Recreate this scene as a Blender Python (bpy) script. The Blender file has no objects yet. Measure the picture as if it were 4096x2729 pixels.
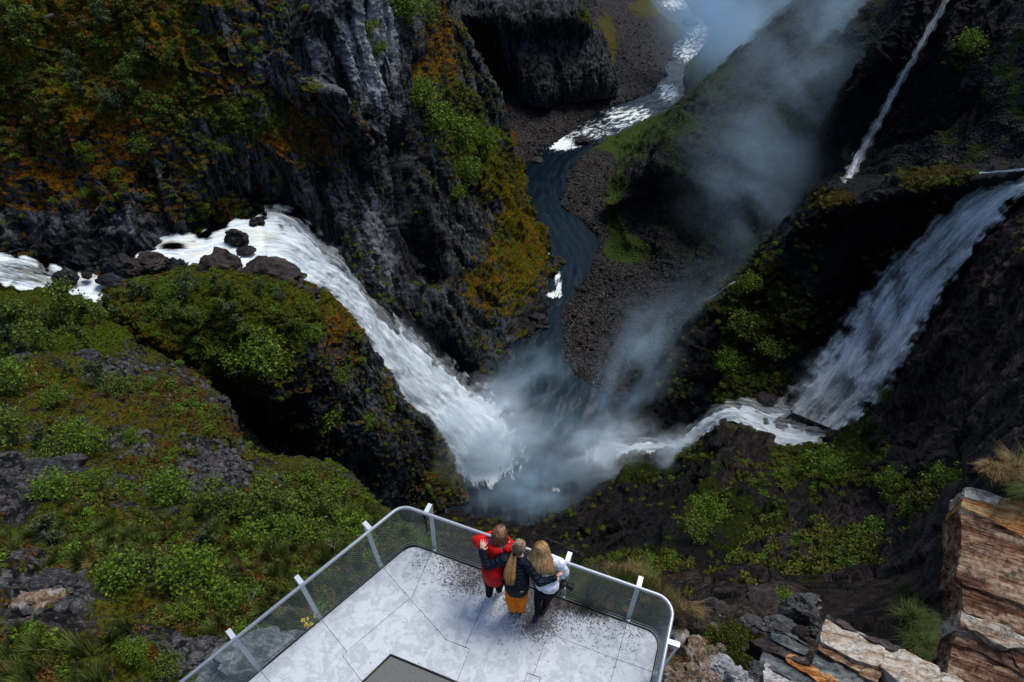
import bpy, bmesh, math, random
import numpy as np
from mathutils import Vector, Matrix
from mathutils.bvhtree import BVHTree
S = bpy.context.scene
R = math.radians
# ---------------------------------------------------------------- camera, world, sun, exposure
TH = R(47.0); FPX = 2731.0; CX, CY = 2048.0, 1364.5; HC = 10.0
cam_d = bpy.data.cameras.new('camera'); cam = bpy.data.objects.new('camera', cam_d)
S.collection.objects.link(cam); S.camera = cam
cam_d.sensor_width = 36.0; cam_d.sensor_fit = 'HORIZONTAL'; cam_d.lens = FPX / 4096.0 * 36.0
cam_d.clip_start = 0.1; cam_d.clip_end = 3000
cam.location = (0, 0, HC); cam.rotation_euler = (R(90) - TH, 0, 0)
W = bpy.data.worlds.new('World'); S.world = W; W.use_nodes = True
wn = W.node_tree; wn.nodes.clear()
sky = wn.nodes.new('ShaderNodeTexSky'); sky.sky_type = 'NISHITA'; sky.sun_disc = False
SUN_EL, SUN_AZ = R(61), R(50)          # azimuth clockwise from +Y
sky.sun_elevation = SUN_EL; sky.sun_rotation = SUN_AZ; sky.altitude = 700; sky.dust_density = 2.0; sky.ozone_density = 1.5
bgn = wn.nodes.new('ShaderNodeBackground'); bgn.inputs[1].default_value = 0.07
won = wn.nodes.new('ShaderNodeOutputWorld')
wn.links.new(sky.outputs[0], bgn.inputs[0]); wn.links.new(bgn.outputs[0], won.inputs[0])
sd = bpy.data.lights.new('sun', 'SUN'); sd.energy = 1.45; sd.angle = R(26); sd.color = (1.0, 0.97, 0.93)
sun = bpy.data.objects.new('sun', sd); S.collection.objects.link(sun)
sv = Vector((math.sin(SUN_AZ) * math.cos(SUN_EL), math.cos(SUN_AZ) * math.cos(SUN_EL), math.sin(SUN_EL)))
sun.rotation_euler = sv.to_track_quat('Z', 'Y').to_euler(); sun.location = (0, 0, 60)
S.view_settings.view_transform = 'Standard'; S.view_settings.look = 'None'
S.view_settings.exposure = 1.35; S.view_settings.gamma = 1.0; S.view_settings.use_curve_mapping = False
S.render.engine = 'CYCLES'
S.cycles.max_bounces = 5; S.cycles.diffuse_bounces = 2; S.cycles.glossy_bounces = 2
S.cycles.transparent_max_bounces = 12; S.cycles.volume_bounces = 3; S.cycles.transmission_bounces = 2
S.cycles.volume_step_rate = 1.0; S.cycles.volume_max_steps = 128
S.cycles.use_adaptive_sampling = True; S.cycles.adaptive_threshold = 0.02
S.cycles.caustics_reflective = False; S.cycles.caustics_refractive = False

# ---------------------------------------------------------------- helpers
def P(x, y, d):
    """point that lies d metres below the camera on the line of sight through picture point x, y"""
    u = x - CX; v = y - CY; k = d / (FPX * math.sin(TH) + v * math.cos(TH))
    return (u * k, (FPX * math.cos(TH) - v * math.sin(TH)) * k, HC - d)
def PIX(co):
    q = co - np.array([0, 0, HC]); s, c = math.sin(TH), math.cos(TH)
    dep = q[:, 1] * c - q[:, 2] * s; up = q[:, 1] * s + q[:, 2] * c
    dep = np.maximum(dep, 0.5)
    return np.stack([CX + FPX * q[:, 0] / dep, CY - FPX * up / dep], 1)
def tag(o, label=None, cat=None, group=None, kind=None):
    if label: o['label'] = label
    if cat: o['category'] = cat
    if group: o['group'] = group
    if kind: o['kind'] = kind
    return o
def link(o, parent=None):
    S.collection.objects.link(o)
    if parent: o.parent = parent
    return o
def mesh_obj(name, V, F, mat, parent=None, smooth=False):
    me = bpy.data.meshes.new(name)
    V = np.asarray(V, dtype=np.float64).reshape(-1, 3)
    if isinstance(F, np.ndarray):
        n = F.shape[1]; me.vertices.add(len(V)); me.loops.add(F.size); me.polygons.add(len(F))
        me.vertices.foreach_set('co', V.astype(np.float32).ravel())
        me.loops.foreach_set('vertex_index', F.astype(np.int32).ravel())
        me.polygons.foreach_set('loop_start', np.arange(0, F.size, n, dtype=np.int32))
        me.polygons.foreach_set('loop_total', np.full(len(F), n, dtype=np.int32))
        me.update(calc_edges=True); me.validate()
    else:
        me.from_pydata(V.tolist(), [], F)
    if smooth: me.polygons.foreach_set('use_smooth', np.ones(len(me.polygons), dtype=bool))
    for m in (mat if isinstance(mat, (list, tuple)) else [mat]): me.materials.append(m)
    return link(bpy.data.objects.new(name, me), parent)
def empty(name, loc=(0, 0, 0), rz=0.0):
    o = bpy.data.objects.new(name, None); o.location = loc; o.rotation_euler[2] = rz
    o.empty_display_size = 0.2
    return link(o)
# -------- numpy noise
def _h(i, j, k, s):
    with np.errstate(over='ignore'):
        n = i.astype(np.uint32) * np.uint32(374761393) + j.astype(np.uint32) * np.uint32(668265263) + k.astype(np.uint32) * np.uint32(2246822519) + np.uint32(s * 3266489917 % 4294967296)
        n = (n ^ (n >> np.uint32(13))) * np.uint32(1274126177)
        n = (n ^ (n >> np.uint32(16))) * np.uint32(2654435761)
        return n ^ (n >> np.uint32(15))
_G = np.array([[1,1,0],[-1,1,0],[1,-1,0],[-1,-1,0],[1,0,1],[-1,0,1],[1,0,-1],[-1,0,-1],[0,1,1],[0,-1,1],[0,1,-1],[0,-1,-1],[1,1,0],[-1,1,0],[0,-1,1],[0,-1,-1]], dtype=np.float32)
def perlin(p, s=0):
    p = p.astype(np.float32); f = np.floor(p); i = f.astype(np.int64); r = p - f
    w = r * r * r * (r * (r * 6 - 15) + 10); out = np.zeros(len(p), np.float32)
    for a in (0, 1):
        for b in (0, 1):
            for c in (0, 1):
                g = _G[_h(i[:, 0] + a, i[:, 1] + b, i[:, 2] + c, s) & 15]
                dd = (g * (r - np.array([a, b, c], np.float32))).sum(1)
                out += dd * (w[:, 0] if a else 1 - w[:, 0]) * (w[:, 1] if b else 1 - w[:, 1]) * (w[:, 2] if c else 1 - w[:, 2])
    return out
def fbm(p, o=4, s=0, g=0.5):
    t = np.zeros(len(p), np.float32); a = 1.0
    for k in range(o): t += a * perlin(p * 2.03 ** k + 17.3 * k, s + k); a *= g
    return t
def ridged(p, o=4, s=0):
    t = np.zeros(len(p), np.float32); a = 1.0
    for k in range(o): t += a * (0.5 - np.abs(perlin(p * 2.1 ** k + 9.1 * k, s + k)) * 1.6); a *= 0.5
    return t
def blocks(p, s=0):
    """broken rock: each cell is a tilted facet"""
    f = np.floor(p).astype(np.int64); best = np.full(len(p), 1e9, np.float32); val = np.zeros(len(p), np.float32)
    for a in (-1, 0, 1):
        for b in (-1, 0, 1):
            for c in (-1, 0, 1):
                i = f[:, 0] + a; j = f[:, 1] + b; k = f[:, 2] + c
                h = _h(i, j, k, s); h2 = _h(i, j, k, s + 7)
                o = np.stack([i + (h & 1023) / 1023., j + ((h >> 10) & 1023) / 1023., k + ((h >> 20) & 1023) / 1023.], 1)
                q = p - o; dd = (q * q).sum(1); m = dd < best; best[m] = dd[m]
                t = np.stack([(h2 & 255) / 127.5 - 1, ((h2 >> 8) & 255) / 127.5 - 1, ((h2 >> 16) & 255) / 127.5 - 1], 1)
                v = ((h2 >> 24) & 255) / 255. - 0.5 + (q * t).sum(1) * 0.55
                val[m] = v[m]
    return val
def sstep(a, b, x):
    t = np.clip((x - a) / (b - a), 0, 1); return t * t * (3 - 2 * t)
# -------- lofted terrain sheets
def cr(pts, n):
    """Catmull-Rom along axis 0"""
    pts = np.asarray(pts, float); m = len(pts)
    t = np.linspace(0, m - 1, n); i = np.minimum(t.astype(int), m - 2); f = (t - i)
    sh = (n,) + (1,) * (pts.ndim - 1); f = f.reshape(sh)
    p1 = pts[i]; p2 = pts[i + 1]
    p0 = np.where((i > 0).reshape(sh), pts[np.maximum(i - 1, 0)], 2 * p1 - p2)
    p3 = np.where((i < m - 2).reshape(sh), pts[np.minimum(i + 2, m - 1)], 2 * p2 - p1)
    return 0.5 * (2 * p1 + (p2 - p0) * f + (2 * p0 - 5 * p1 + 4 * p2 - p3) * f * f + (3 * p1 - p0 - 3 * p2 + p3) * f ** 3)
def normals(G):
    du = np.gradient(G, axis=0); dv = np.gradient(G, axis=1); n = np.cross(du, dv)
    n /= np.linalg.norm(n, axis=2, keepdims=True) + 1e-9
    return n
def grid_faces(nu, nv, flip=False):
    i = np.arange((nu - 1) * (nv - 1)); a = i // (nv - 1) * nv + i % (nv - 1)
    F = np.stack([a, a + nv, a + nv + 1, a + 1], 1)
    return F[:, ::-1].copy() if flip else F
SHEETS = []; SD = {}
def sheet(name, cols, nu, nv, disp, mat, paint=(), carve=(), label=None, cat='rock', base=(0.3, 0.3, 0.2), taper=None, kind='structure'):
    C = np.array([[P(*q) for q in c] for c in cols])            # world control lattice
    G = cr(cr(C, nu).transpose(1, 0, 2), nv).transpose(1, 0, 2)   # nu x nv x 3
    n = normals(G); mid = G[nu // 2, nv // 2]
    if np.dot(n[nu // 2, nv // 2], np.array([0, 0, HC]) - mid) < 0: n = -n; fl = True
    else: fl = False
    q = G.reshape(-1, 3); nn = n.reshape(-1, 3); px = PIX(q)
    for (poly, rad, dep) in carve:
        dmin = polydist(px, poly); w = np.exp(-(dmin / rad) ** 2)
        q = q + nn * (dep * w)[:, None]
    q0 = q; q = disp(q, nn)
    if taper is not None:
        w = np.tile(np.interp(np.linspace(0, 1, nv), np.linspace(0, 1, len(taper)), taper), nu)[:, None]; q = q0 + (q - q0) * w
    m = np.tile(np.array(base, np.float32), (len(q), 1))
    for (x, y, rx, ry, ch, v) in paint:
        w = np.exp(-(((px[:, 0] - x) / rx) ** 2 + ((px[:, 1] - y) / ry) ** 2) ** 1.5)
        m[:, ch] += (v - m[:, ch]) * w
    n2 = normals(q.reshape(nu, nv, 3)).reshape(-1, 3) * (-1 if fl else 1)
    SD[name + str(len(SD))] = (q, n2, m, PIX(q))
    o = mesh_obj(name, q, grid_faces(nu, nv, fl), mat, smooth=False)
    at = o.data.color_attributes.new('mask', 'FLOAT_COLOR', 'POINT')
    at.data.foreach_set('color', np.hstack([m, np.ones((len(m), 1), np.float32)]).astype(np.float32).ravel())
    tag(o, label, cat, None, kind); SHEETS.append(o)
    return o
def polydist(px, poly):
    d = np.full(len(px), 1e9); pl = np.array(poly, float)
    for a, b in zip(pl[:-1], pl[1:]):
        ab = b - a; t = np.clip(((px - a) @ ab) / (ab @ ab), 0, 1)
        d = np.minimum(d, np.linalg.norm(px - a - t[:, None] * ab, axis=1))
    return d
# -------- node shorthand
class NT:
    def __init__(s, name):
        s.m = bpy.data.materials.new(name); s.m.use_nodes = True; s.t = s.m.node_tree; s.t.nodes.clear()
        s.out = s.t.nodes.new('ShaderNodeOutputMaterial')
    def n(s, typ, **kw):
        nd = s.t.nodes.new('ShaderNode' + typ)
        ins = kw.pop('i', {})
        for k, v in kw.items(): setattr(nd, k, v)
        for k, v in ins.items(): s.put(nd.inputs[k], v)
        return nd
    def put(s, sock, v):
        if isinstance(v, bpy.types.NodeSocket): s.t.links.new(v, sock)
        elif isinstance(v, bpy.types.Node): s.t.links.new(v.outputs[0], sock)
        else:
            if sock.type == 'RGBA' and len(v) == 3: v = (*v, 1)
            sock.default_value = v
    def math(s, op, a, b=0.0, c=0.0, clamp=False):
        nd = s.n('Math', operation=op, use_clamp=clamp); s.put(nd.inputs[0], a); s.put(nd.inputs[1], b); s.put(nd.inputs[2], c); return nd.outputs[0]
    def rng(s, v, a, b, c=0.0, d=1.0, smooth=True):
        nd = s.n('MapRange', interpolation_type='SMOOTHSTEP' if smooth else 'LINEAR')
        for k, x in zip((0, 1, 2, 3, 4), (v, a, b, c, d)): s.put(nd.inputs[k], x)
        return nd.outputs[0]
    def mix(s, f, a, b, mode='MIX'):
        nd = s.n('Mix', data_type='RGBA', blend_type=mode); s.put(nd.inputs[0], f); s.put(nd.inputs[6], a); s.put(nd.inputs[7], b); return nd.outputs[2]
    def noise(s, vec, scale, detail=4, rough=0.55, dist=0.0):
        nd = s.n('TexNoise', i={'Vector': vec, 'Scale': scale, 'Detail': detail, 'Roughness': rough, 'Distortion': dist}); return nd.outputs[0]
    def ramp(s, f, stops):
        nd = s.n('ValToRGB'); s.put(nd.inputs[0], f); e = nd.color_ramp.elements
        while len(e) < len(stops): e.new(0.5)
        for k, (p, c) in enumerate(stops): e[k].position = p; e[k].color = (*c, 1)
        return nd.outputs[0]
    def vmul(s, v, t):
        nd = s.n('VectorMath', operation='MULTIPLY'); s.put(nd.inputs[0], v); nd.inputs[1].default_value = t; return nd.outputs[0]
    def bsdf(s, col, rough=0.8, spec=0.3, normal=None, **kw):
        nd = s.n('BsdfPrincipled'); s.put(nd.inputs['Base Color'], col); s.put(nd.inputs['Roughness'], rough)
        s.put(nd.inputs['Specular IOR Level'], spec)
        if normal is not None: s.put(nd.inputs['Normal'], normal)
        for k, v in kw.items(): s.put(nd.inputs[k.replace('_', ' ')], v)
        return nd.outputs[0]
    def bump(s, h, dist, strength=1.0, nrm=None):
        nd = s.n('Bump', i={'Height': h, 'Distance': dist, 'Strength': strength})
        if nrm is not None: s.put(nd.inputs['Normal'], nrm)
        return nd.outputs[0]
    def done(s, surf=None, vol=None):
        if surf is not None: s.put(s.out.inputs['Surface'], surf)
        if vol is not None: s.put(s.out.inputs['Volume'], vol)
        return s.m
def plain(name, col, rough=0.6, spec=0.4, var=0.0, scale=20.0, bump=0.0, metallic=0.0):
    t = NT(name); geo = t.n('TexCoord').outputs['Object']; c = col
    nz = t.noise(geo, scale, 3)
    if var: c = t.mix(nz, tuple(x * (1 - var) for x in col), tuple(min(1, x * (1 + var)) for x in col))
    nm = t.bump(nz, bump) if bump else None
    return t.done(t.bsdf(c, rough, spec, nm, Metallic=metallic))
# ---------------------------------------------------------------- terrain materials
def terrain_mat(name, sc=1.0, rockA=(0.004, 0.005, 0.0065), rockB=(0.125, 0.14, 0.158), rockC=(0.075, 0.055, 0.054), mossA=(0.060, 0.076, 0.005), mossB=(0.18, 0.072, 0.005), lich=(0.30, 0.33, 0.36), streak=(1, 1, 0.28), lichen=0.5, dark=1.0, bumpd=1.0, turn=0.0):
    """mask red: how much grows here, green: how much of it is rust coloured, blue: how far wetness or painted shade darkens the rock"""
    t = NT(name); pos = t.n('NewGeometry').outputs['Position']; nrm = t.n('NewGeometry').outputs['Normal']
    at = t.n('Attribute', attribute_name='mask'); sp = t.n('SeparateColor', i={0: at.outputs['Color']})
    veg, org, wet = sp.outputs[0], sp.outputs[1], sp.outputs[2]  # wet also carries shade of gullies, ravine and right walls, painted as colour
    nz = t.n('SeparateXYZ', i={0: nrm}).outputs[2]
    stp = t.vmul(t.n('VectorRotate', rotation_type='Z_AXIS', i={'Vector': pos, 'Angle': turn}).outputs[0] if turn else pos, streak)
    big = t.noise(stp, 0.09 * sc, 5, 0.6, 0.6); mid = t.noise(stp, 0.45 * sc, 6, 0.65, 0.4); fine = t.noise(pos, 2.6 * sc, 5, 0.7)
    wp = t.n('VectorMath', operation='MULTIPLY_ADD', i={0: t.n('TexNoise', i={'Vector': stp, 'Scale': 0.35 * sc, 'Detail': 3}).outputs['Color'], 1: (2.2 / sc, 2.2 / sc, 2.2 / sc), 2: stp}).outputs[0]
    v1 = t.n('TexVoronoi', i={'Vector': wp, 'Scale': 0.42 * sc}); v2 = t.n('TexVoronoi', i={'Vector': wp, 'Scale': 1.5 * sc}); v3 = t.n('TexVoronoi', feature='DISTANCE_TO_EDGE', i={'Vector': wp, 'Scale': 0.8 * sc})
    r1 = t.n('SeparateColor', i={0: v1.outputs['Color']}).outputs[0]; r2 = t.n('SeparateColor', i={0: v2.outputs['Color']}).outputs[0]
    f1 = t.math('MULTIPLY_ADD', r1, 0.30, t.math('MULTIPLY_ADD', r2, 0.28, t.math('MULTIPLY', mid, 0.62)))
    rock = t.mix(t.rng(f1, 0.46, 0.80), rockA, rockB)
    rock = t.mix(t.rng(big, 0.48, 0.64, 0, 0.6), rock, t.mix(t.rng(f1, 0.4, 0.8), t.mix(0.75, rockC, (0, 0, 0)), rockC))
    rock = t.mix(t.rng(fine, 0.36, 0.66), t.mix(0.6, rock, (0, 0, 0)), rock)
    rock = t.mix(t.rng(v3.outputs['Distance'], 0.0, 0.07), t.mix(0.75, rock, (0, 0, 0)), rock)
    rock = t.mix(t.rng(org, 0.0, -0.5), rock, t.mix(t.rng(f1, 0.3, 0.75), t.mix(1.0, rock, (1.6, 1.6, 1.65), 'MULTIPLY'), (0.27, 0.28, 0.30)))
    lm = t.math('MULTIPLY', t.rng(t.noise(pos, 3.4 * sc, 4, 0.75), 0.60, 0.70), t.rng(t.noise(pos, 0.16 * sc, 3), 0.45, 0.62, 0, lichen))
    rock = t.mix(lm, rock, lich)
    rock = t.mix(wet, rock, t.mix(1.0, rock, (0.10, 0.11, 0.135), 'MULTIPLY'))
    mn = t.noise(pos, 0.22 * sc, 6, 0.68, 0.3)
    a = t.math('MULTIPLY_ADD', mn, 1.15, t.math('MULTIPLY_ADD', nz, 0.42, t.math('MULTIPLY_ADD', veg, 0.9, -0.62)))
    mm = t.rng(a, 0.56, 0.74)
    on = t.math('ADD', t.noise(pos, 0.35 * sc, 5, 0.7), org)
    moss = t.mix(t.rng(on, 0.62, 1.0), mossA, mossB)
    mf = t.noise(pos, 1.7 * sc, 5, 0.75)
    moss = t.mix(t.rng(mf, 0.34, 0.66), t.mix(1.0, moss, (0.10, 0.11, 0.11), 'MULTIPLY'), t.mix(1.0, moss, (1.55, 1.5, 1.2), 'MULTIPLY'))
    col = t.mix(mm, rock, moss)
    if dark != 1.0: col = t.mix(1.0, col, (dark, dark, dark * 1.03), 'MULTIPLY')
    h1 = t.math('MULTIPLY_ADD', mid, 0.8, t.math('MULTIPLY_ADD', fine, 0.35, t.math('MULTIPLY_ADD', r1, 0.5, t.math('MULTIPLY_ADD', r2, 0.28, t.math('MULTIPLY', v1.outputs['Distance'], -0.35)))))
    n1 = t.bump(h1, 1.6 * bumpd / sc, 0.9)
    n2 = t.bump(t.math('MULTIPLY', mf, mm), 1.0 * bumpd / sc, 0.8, n1)
    rough = t.math('MULTIPLY_ADD', wet, -0.25, 0.75)
    rough = t.math('MAXIMUM', rough, t.math('MULTIPLY', mm, 0.9))
    return t.done(t.bsdf(col, rough, t.math('MULTIPLY_ADD', mm, -0.06, 0.12), n2))
M_wall = terrain_mat('mossy_cliff_rock', streak=(1, 1, 0.18))
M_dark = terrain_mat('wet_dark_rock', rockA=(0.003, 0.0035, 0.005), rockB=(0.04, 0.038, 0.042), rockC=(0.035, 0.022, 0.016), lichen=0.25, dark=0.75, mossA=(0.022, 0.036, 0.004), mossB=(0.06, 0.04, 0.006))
M_near = terrain_mat('near_slope_rock', sc=1.5, streak=(1, 1, 0.8), lichen=0.7, rockB=(0.14, 0.132, 0.13), mossA=(0.056, 0.076, 0.006), mossB=(0.105, 0.065, 0.010))
M_ledge = terrain_mat('ledge_earth', sc=6.0, streak=(1, 1, 0.8), lichen=0.5, rockA=(0.02, 0.015, 0.012), rockB=(0.10, 0.08, 0.06), rockC=(0.08, 0.04, 0.02))
M_brown = terrain_mat('brown_gorge_rock', sc=1.3, rockA=(0.004, 0.004, 0.005), rockB=(0.10, 0.070, 0.060), rockC=(0.08, 0.042, 0.022), streak=(0.28, 1.25, 1.25), turn=-0.95, lichen=0.35, dark=0.85, mossA=(0.022, 0.036, 0.004), mossB=(0.05, 0.035, 0.006))
def gravel_mat():
    t = NT('gravel_and_scree'); pos = t.n('NewGeometry').outputs['Position']
    at = t.n('Attribute', attribute_name='mask'); sp = t.n('SeparateColor', i={0: at.outputs['Color']})
    v = t.n('TexVoronoi', i={'Vector': pos, 'Scale': 1.25}); v2 = t.n('TexVoronoi', i={'Vector': pos, 'Scale': 3.4})
    rc = t.n('SeparateColor', i={0: v.outputs['Color']}).outputs[0]
    col = t.mix(t.rng(rc, 0.2, 1.0), (0.006, 0.005, 0.005), (0.036, 0.031, 0.031))
    col = t.mix(t.rng(t.n('SeparateColor', i={0: v2.outputs['Color']}).outputs[1], 0.82, 0.98), col, (0.11, 0.10, 0.10))
    g = t.math('ADD', t.noise(pos, 0.12, 6, 0.7), t.math('MULTIPLY_ADD', sp.outputs[0], 1.0, -0.55))
    moss = t.mix(t.rng(t.math('ADD', t.noise(pos, 0.3, 4), sp.outputs[1]), 0.6, 1.05), (0.046, 0.074, 0.010), (0.09, 0.045, 0.006))
    moss = t.mix(t.rng(t.noise(pos, 1.6, 4, 0.7), 0.35, 0.65), t.mix(1.0, moss, (0.45, 0.5, 0.5), 'MULTIPLY'), moss)
    mm = t.rng(g, 0.5, 0.66); col = t.mix(mm, col, moss)
    wv = t.n('TexVoronoi', i={'Vector': t.vmul(pos, (1, 1, 0.5)), 'Scale': 0.5}); wn_ = t.noise(t.vmul(pos, (1, 1, 0.5)), 0.5, 6, 0.7, 0.6)
    rk = t.mix(t.rng(t.math('MULTIPLY_ADD', t.n('SeparateColor', i={0: wv.outputs['Color']}).outputs[0], 0.35, t.math('MULTIPLY', wn_, 0.8)), 0.45, 0.75), (0.003, 0.0035, 0.005), (0.035, 0.033, 0.036))
    rk = t.mix(t.rng(t.math('ADD', t.noise(pos, 0.10, 6, 0.7), t.math('MULTIPLY', t.n('SeparateXYZ', i={0: t.n('NewGeometry').outputs['Normal']}).outputs[2], 0.12)), 0.56, 0.68), rk, t.mix(1.0, moss, (0.36, 0.40, 0.42), 'MULTIPLY'))
    col = t.mix(sp.outputs[2], col, rk)
    n = t.bump(t.math('ADD', v.outputs['Distance'], t.math('MULTIPLY', v2.outputs['Distance'], 0.4)), 0.9, 0.9)
    return t.done(t.bsdf(col, 0.85, 0.08, n))
M_gravel = gravel_mat()
# ---------------------------------------------------------------- water
def river_mat():
    """mask red: amount of white water, green: blue tint of the deep pool"""
    t = NT('river_water'); pos = t.n('NewGeometry').outputs['Position']
    at = t.n('Attribute', attribute_name='mask'); sp = t.n('SeparateColor', i={0: at.outputs['Color']})
    fl = t.n('Attribute', attribute_name='flow').outputs['Vector']
    n1 = t.noise(t.vmul(fl, (1, 0.35, 1)), 0.42, 7, 0.72, 0.45); n2 = t.noise(t.vmul(fl, (1, 0.5, 1)), 1.6, 5, 0.7, 0.6)
    f = t.math('MULTIPLY_ADD', n2, 0.35, t.math('MULTIPLY_ADD', n1, 0.95, t.math('MULTIPLY_ADD', sp.outputs[0], 0.75, -0.72)))
    foam = t.rng(f, 0.46, 0.62)
    deep = t.mix(sp.outputs[1], (0.0004, 0.002, 0.004), (0.0008, 0.010, 0.016))
    col = t.mix(foam, deep, t.mix(n2, (0.45, 0.52, 0.55), (0.85, 0.88, 0.84)))
    n = t.bump(t.math('ADD', t.noise(t.vmul(fl, (1, 0.6, 1)), 0.9, 4, 0.6), t.math('MULTIPLY', foam, 0.4)), 0.3, 0.5)
    return t.done(t.bsdf(col, t.math('MULTIPLY_ADD', foam, 0.5, 0.30), 0.12, n))
M_river = river_mat()
def fall_mat(name, gap, cream=0.0, sx=1.0, soft=0.3):
    """flow attribute: x across, y along the fall in metres; mask red: how closed the sheet of water is"""
    t = NT(name); fl = t.n('Attribute', attribute_name='flow').outputs['Vector']
    at = t.n('Attribute', attribute_name='mask'); sp = t.n('SeparateColor', i={0: at.outputs['Color']})
    n1 = t.noise(t.vmul(fl, (1, 0.10, 1)), 0.36 * sx, 6, 0.65, 0.35); n2 = t.noise(t.vmul(fl, (1, 0.13, 1)), 1.5 * sx, 6, 0.70, 0.5)
    n3 = t.noise(t.vmul(fl, (1, 0.45, 1)), 0.16 * sx, 4, 0.6, 0.8)
    n4 = t.noise(t.vmul(fl, (1, 0.2, 1)), 3.6 * sx, 4, 0.75, 0.3)
    f = t.math('MULTIPLY_ADD', n4, 0.25, t.math('MULTIPLY_ADD', n2, 0.5, t.math('MULTIPLY_ADD', n1, 1.0, t.math('MULTIPLY_ADD', sp.outputs[0], 1.1, -1.25))))
    a = t.rng(f, gap, gap + soft)
    c = t.mix(t.rng(t.math('MULTIPLY_ADD', n4, 0.4, t.math('MULTIPLY', n2, 0.6)), 0.38, 0.62), (0.36, 0.45, 0.49) if cream else (0.50, 0.58, 0.63), (0.80, 0.83, 0.84) if cream else (0.93, 0.95, 0.97))
    c = t.mix(t.rng(n3, 0.48, 0.66, 0, 0.75 if cream else 0.35), c, (0.26, 0.33, 0.36))
    if cream: c = t.mix(t.math('MULTIPLY', t.rng(n3, 0.45, 0.7), sp.outputs[1]), c, (0.80, 0.73, 0.52))
    n = t.bump(t.math('ADD', n1, t.math('MULTIPLY', n2, 0.5)), 0.4, 0.6)
    b = t.bsdf(c, 0.7, 0.2, n)
    tr = t.n('BsdfTransparent'); mx = t.n('MixShader', i={0: a, 1: tr, 2: b})
    return t.done(mx)
M_fallL = fall_mat('left_fall_water', 0.25, 1.0, 0.9, 0.45)
M_fallR = fall_mat('right_fall_water', 0.34, 0.0, 1.1, 0.55)
M_veil = fall_mat('spray_veil', 0.30, 0.0, 0.8, 1.0)
# ---------------------------------------------------------------- terrain
def disp_cliff(A=3.2, sz=0.4, bl=1.0, fine=1.0, sc=1.0, s=1):
    def f(q, n):
        a = q * np.array([1, 1, sz]) / sc
        w = np.stack([perlin(q * 0.05 + 3, s + 50), perlin(q * 0.05 + 31, s + 51), perlin(q * 0.05 + 57, s + 52)], 1) * 3.0 / sc
        d = ridged((a + w) * 0.055, 3, s) * A * 0.9
        d += blocks((a + w) * 0.16, s) * A * 0.75 * bl
        d += blocks((a + w * 0.5) * 0.45, s + 3) * A * 0.3 * bl
        d += fbm(q / sc * 0.9, 3, s + 9) * A * 0.14 * fine + blocks(q / sc * 0.8, s + 5) * A * 0.11 * bl
        return q + n * (d * sc)[:, None]
    return f
def disp_soft(A=1.5, sc=1.0, s=4, bl=0.5):
    def f(q, n):
        d = fbm(q / sc * 0.06, 4, s) * A * 1.6 + np.abs(fbm(q / sc * 0.35, 3, s + 5)) * A * 0.5 + blocks(q / sc * np.array([0.3, 0.3, 0.3]), s) * A * 0.45 * bl + fbm(q / sc * 1.3, 2, s + 2) * A * 0.12
        return q + n * (d * sc)[:, None]
    return f
def disp_flat(A=0.5, s=8):
    def f(q, n):
        d = fbm(q * 0.05, 3, s) * A * 1.5 + blocks(q * 0.5, s) * A * 0.6
        return q + n * d[:, None]
    return f
A = [
 [(-300,-400,45),(-300,0,52),(-300,350,64),(-300,700,80),(-300,1010,89),(-300,1120,97)],
 [(100,-400,45),(100,0,53),(100,350,65),(100,700,80),(100,1010,90),(100,1120,98)],
 [(500,-400,45),(500,0,54),(500,350,66),(500,700,80),(490,1045,91),(480,1120,99)],
 [(760,-400,45),(760,0,54),(760,320,66),(720,660,80),(680,935,92),(670,1000,101)],
 [(1000,-400,45),(1000,0,55),(1000,300,66),(980,600,80),(960,850,94),(960,930,104)],
 [(1200,-400,46),(1200,0,57),(1200,330,70),(1180,600,84),(1160,880,100),(1150,960,110)],
 [(1420,-400,50),(1420,0,62),(1430,350,80),(1400,700,98),(1350,1070,116),(1330,1150,126)],
 [(1560,-400,60),(1560,0,74),(1600,400,98),(1620,800,122),(1590,1320,144),(1560,1420,156)],
 [(1700,-400,72),(1700,0,87),(1780,400,116),(1840,850,148),(1800,1470,183),(1780,1550,196)],
 [(1760,-400,83),(1765,0,98),(1880,300,126),(2020,800,166),(1960,1500,190),(1930,1600,200)],
 [(1790,-400,88),(1795,0,103),(1990,420,146),(2080,800,180),(2205,1120,190),(2220,1190,200)],
 [(1740,-400,105),(1770,0,125),(1955,400,175),(2060,640,191),(2150,900,192),(2215,1100,201)],
 [(1700,-400,125),(1740,0,150),(1900,400,200),(2000,600,210),(2100,850,210),(2150,1050,215)]]
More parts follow.
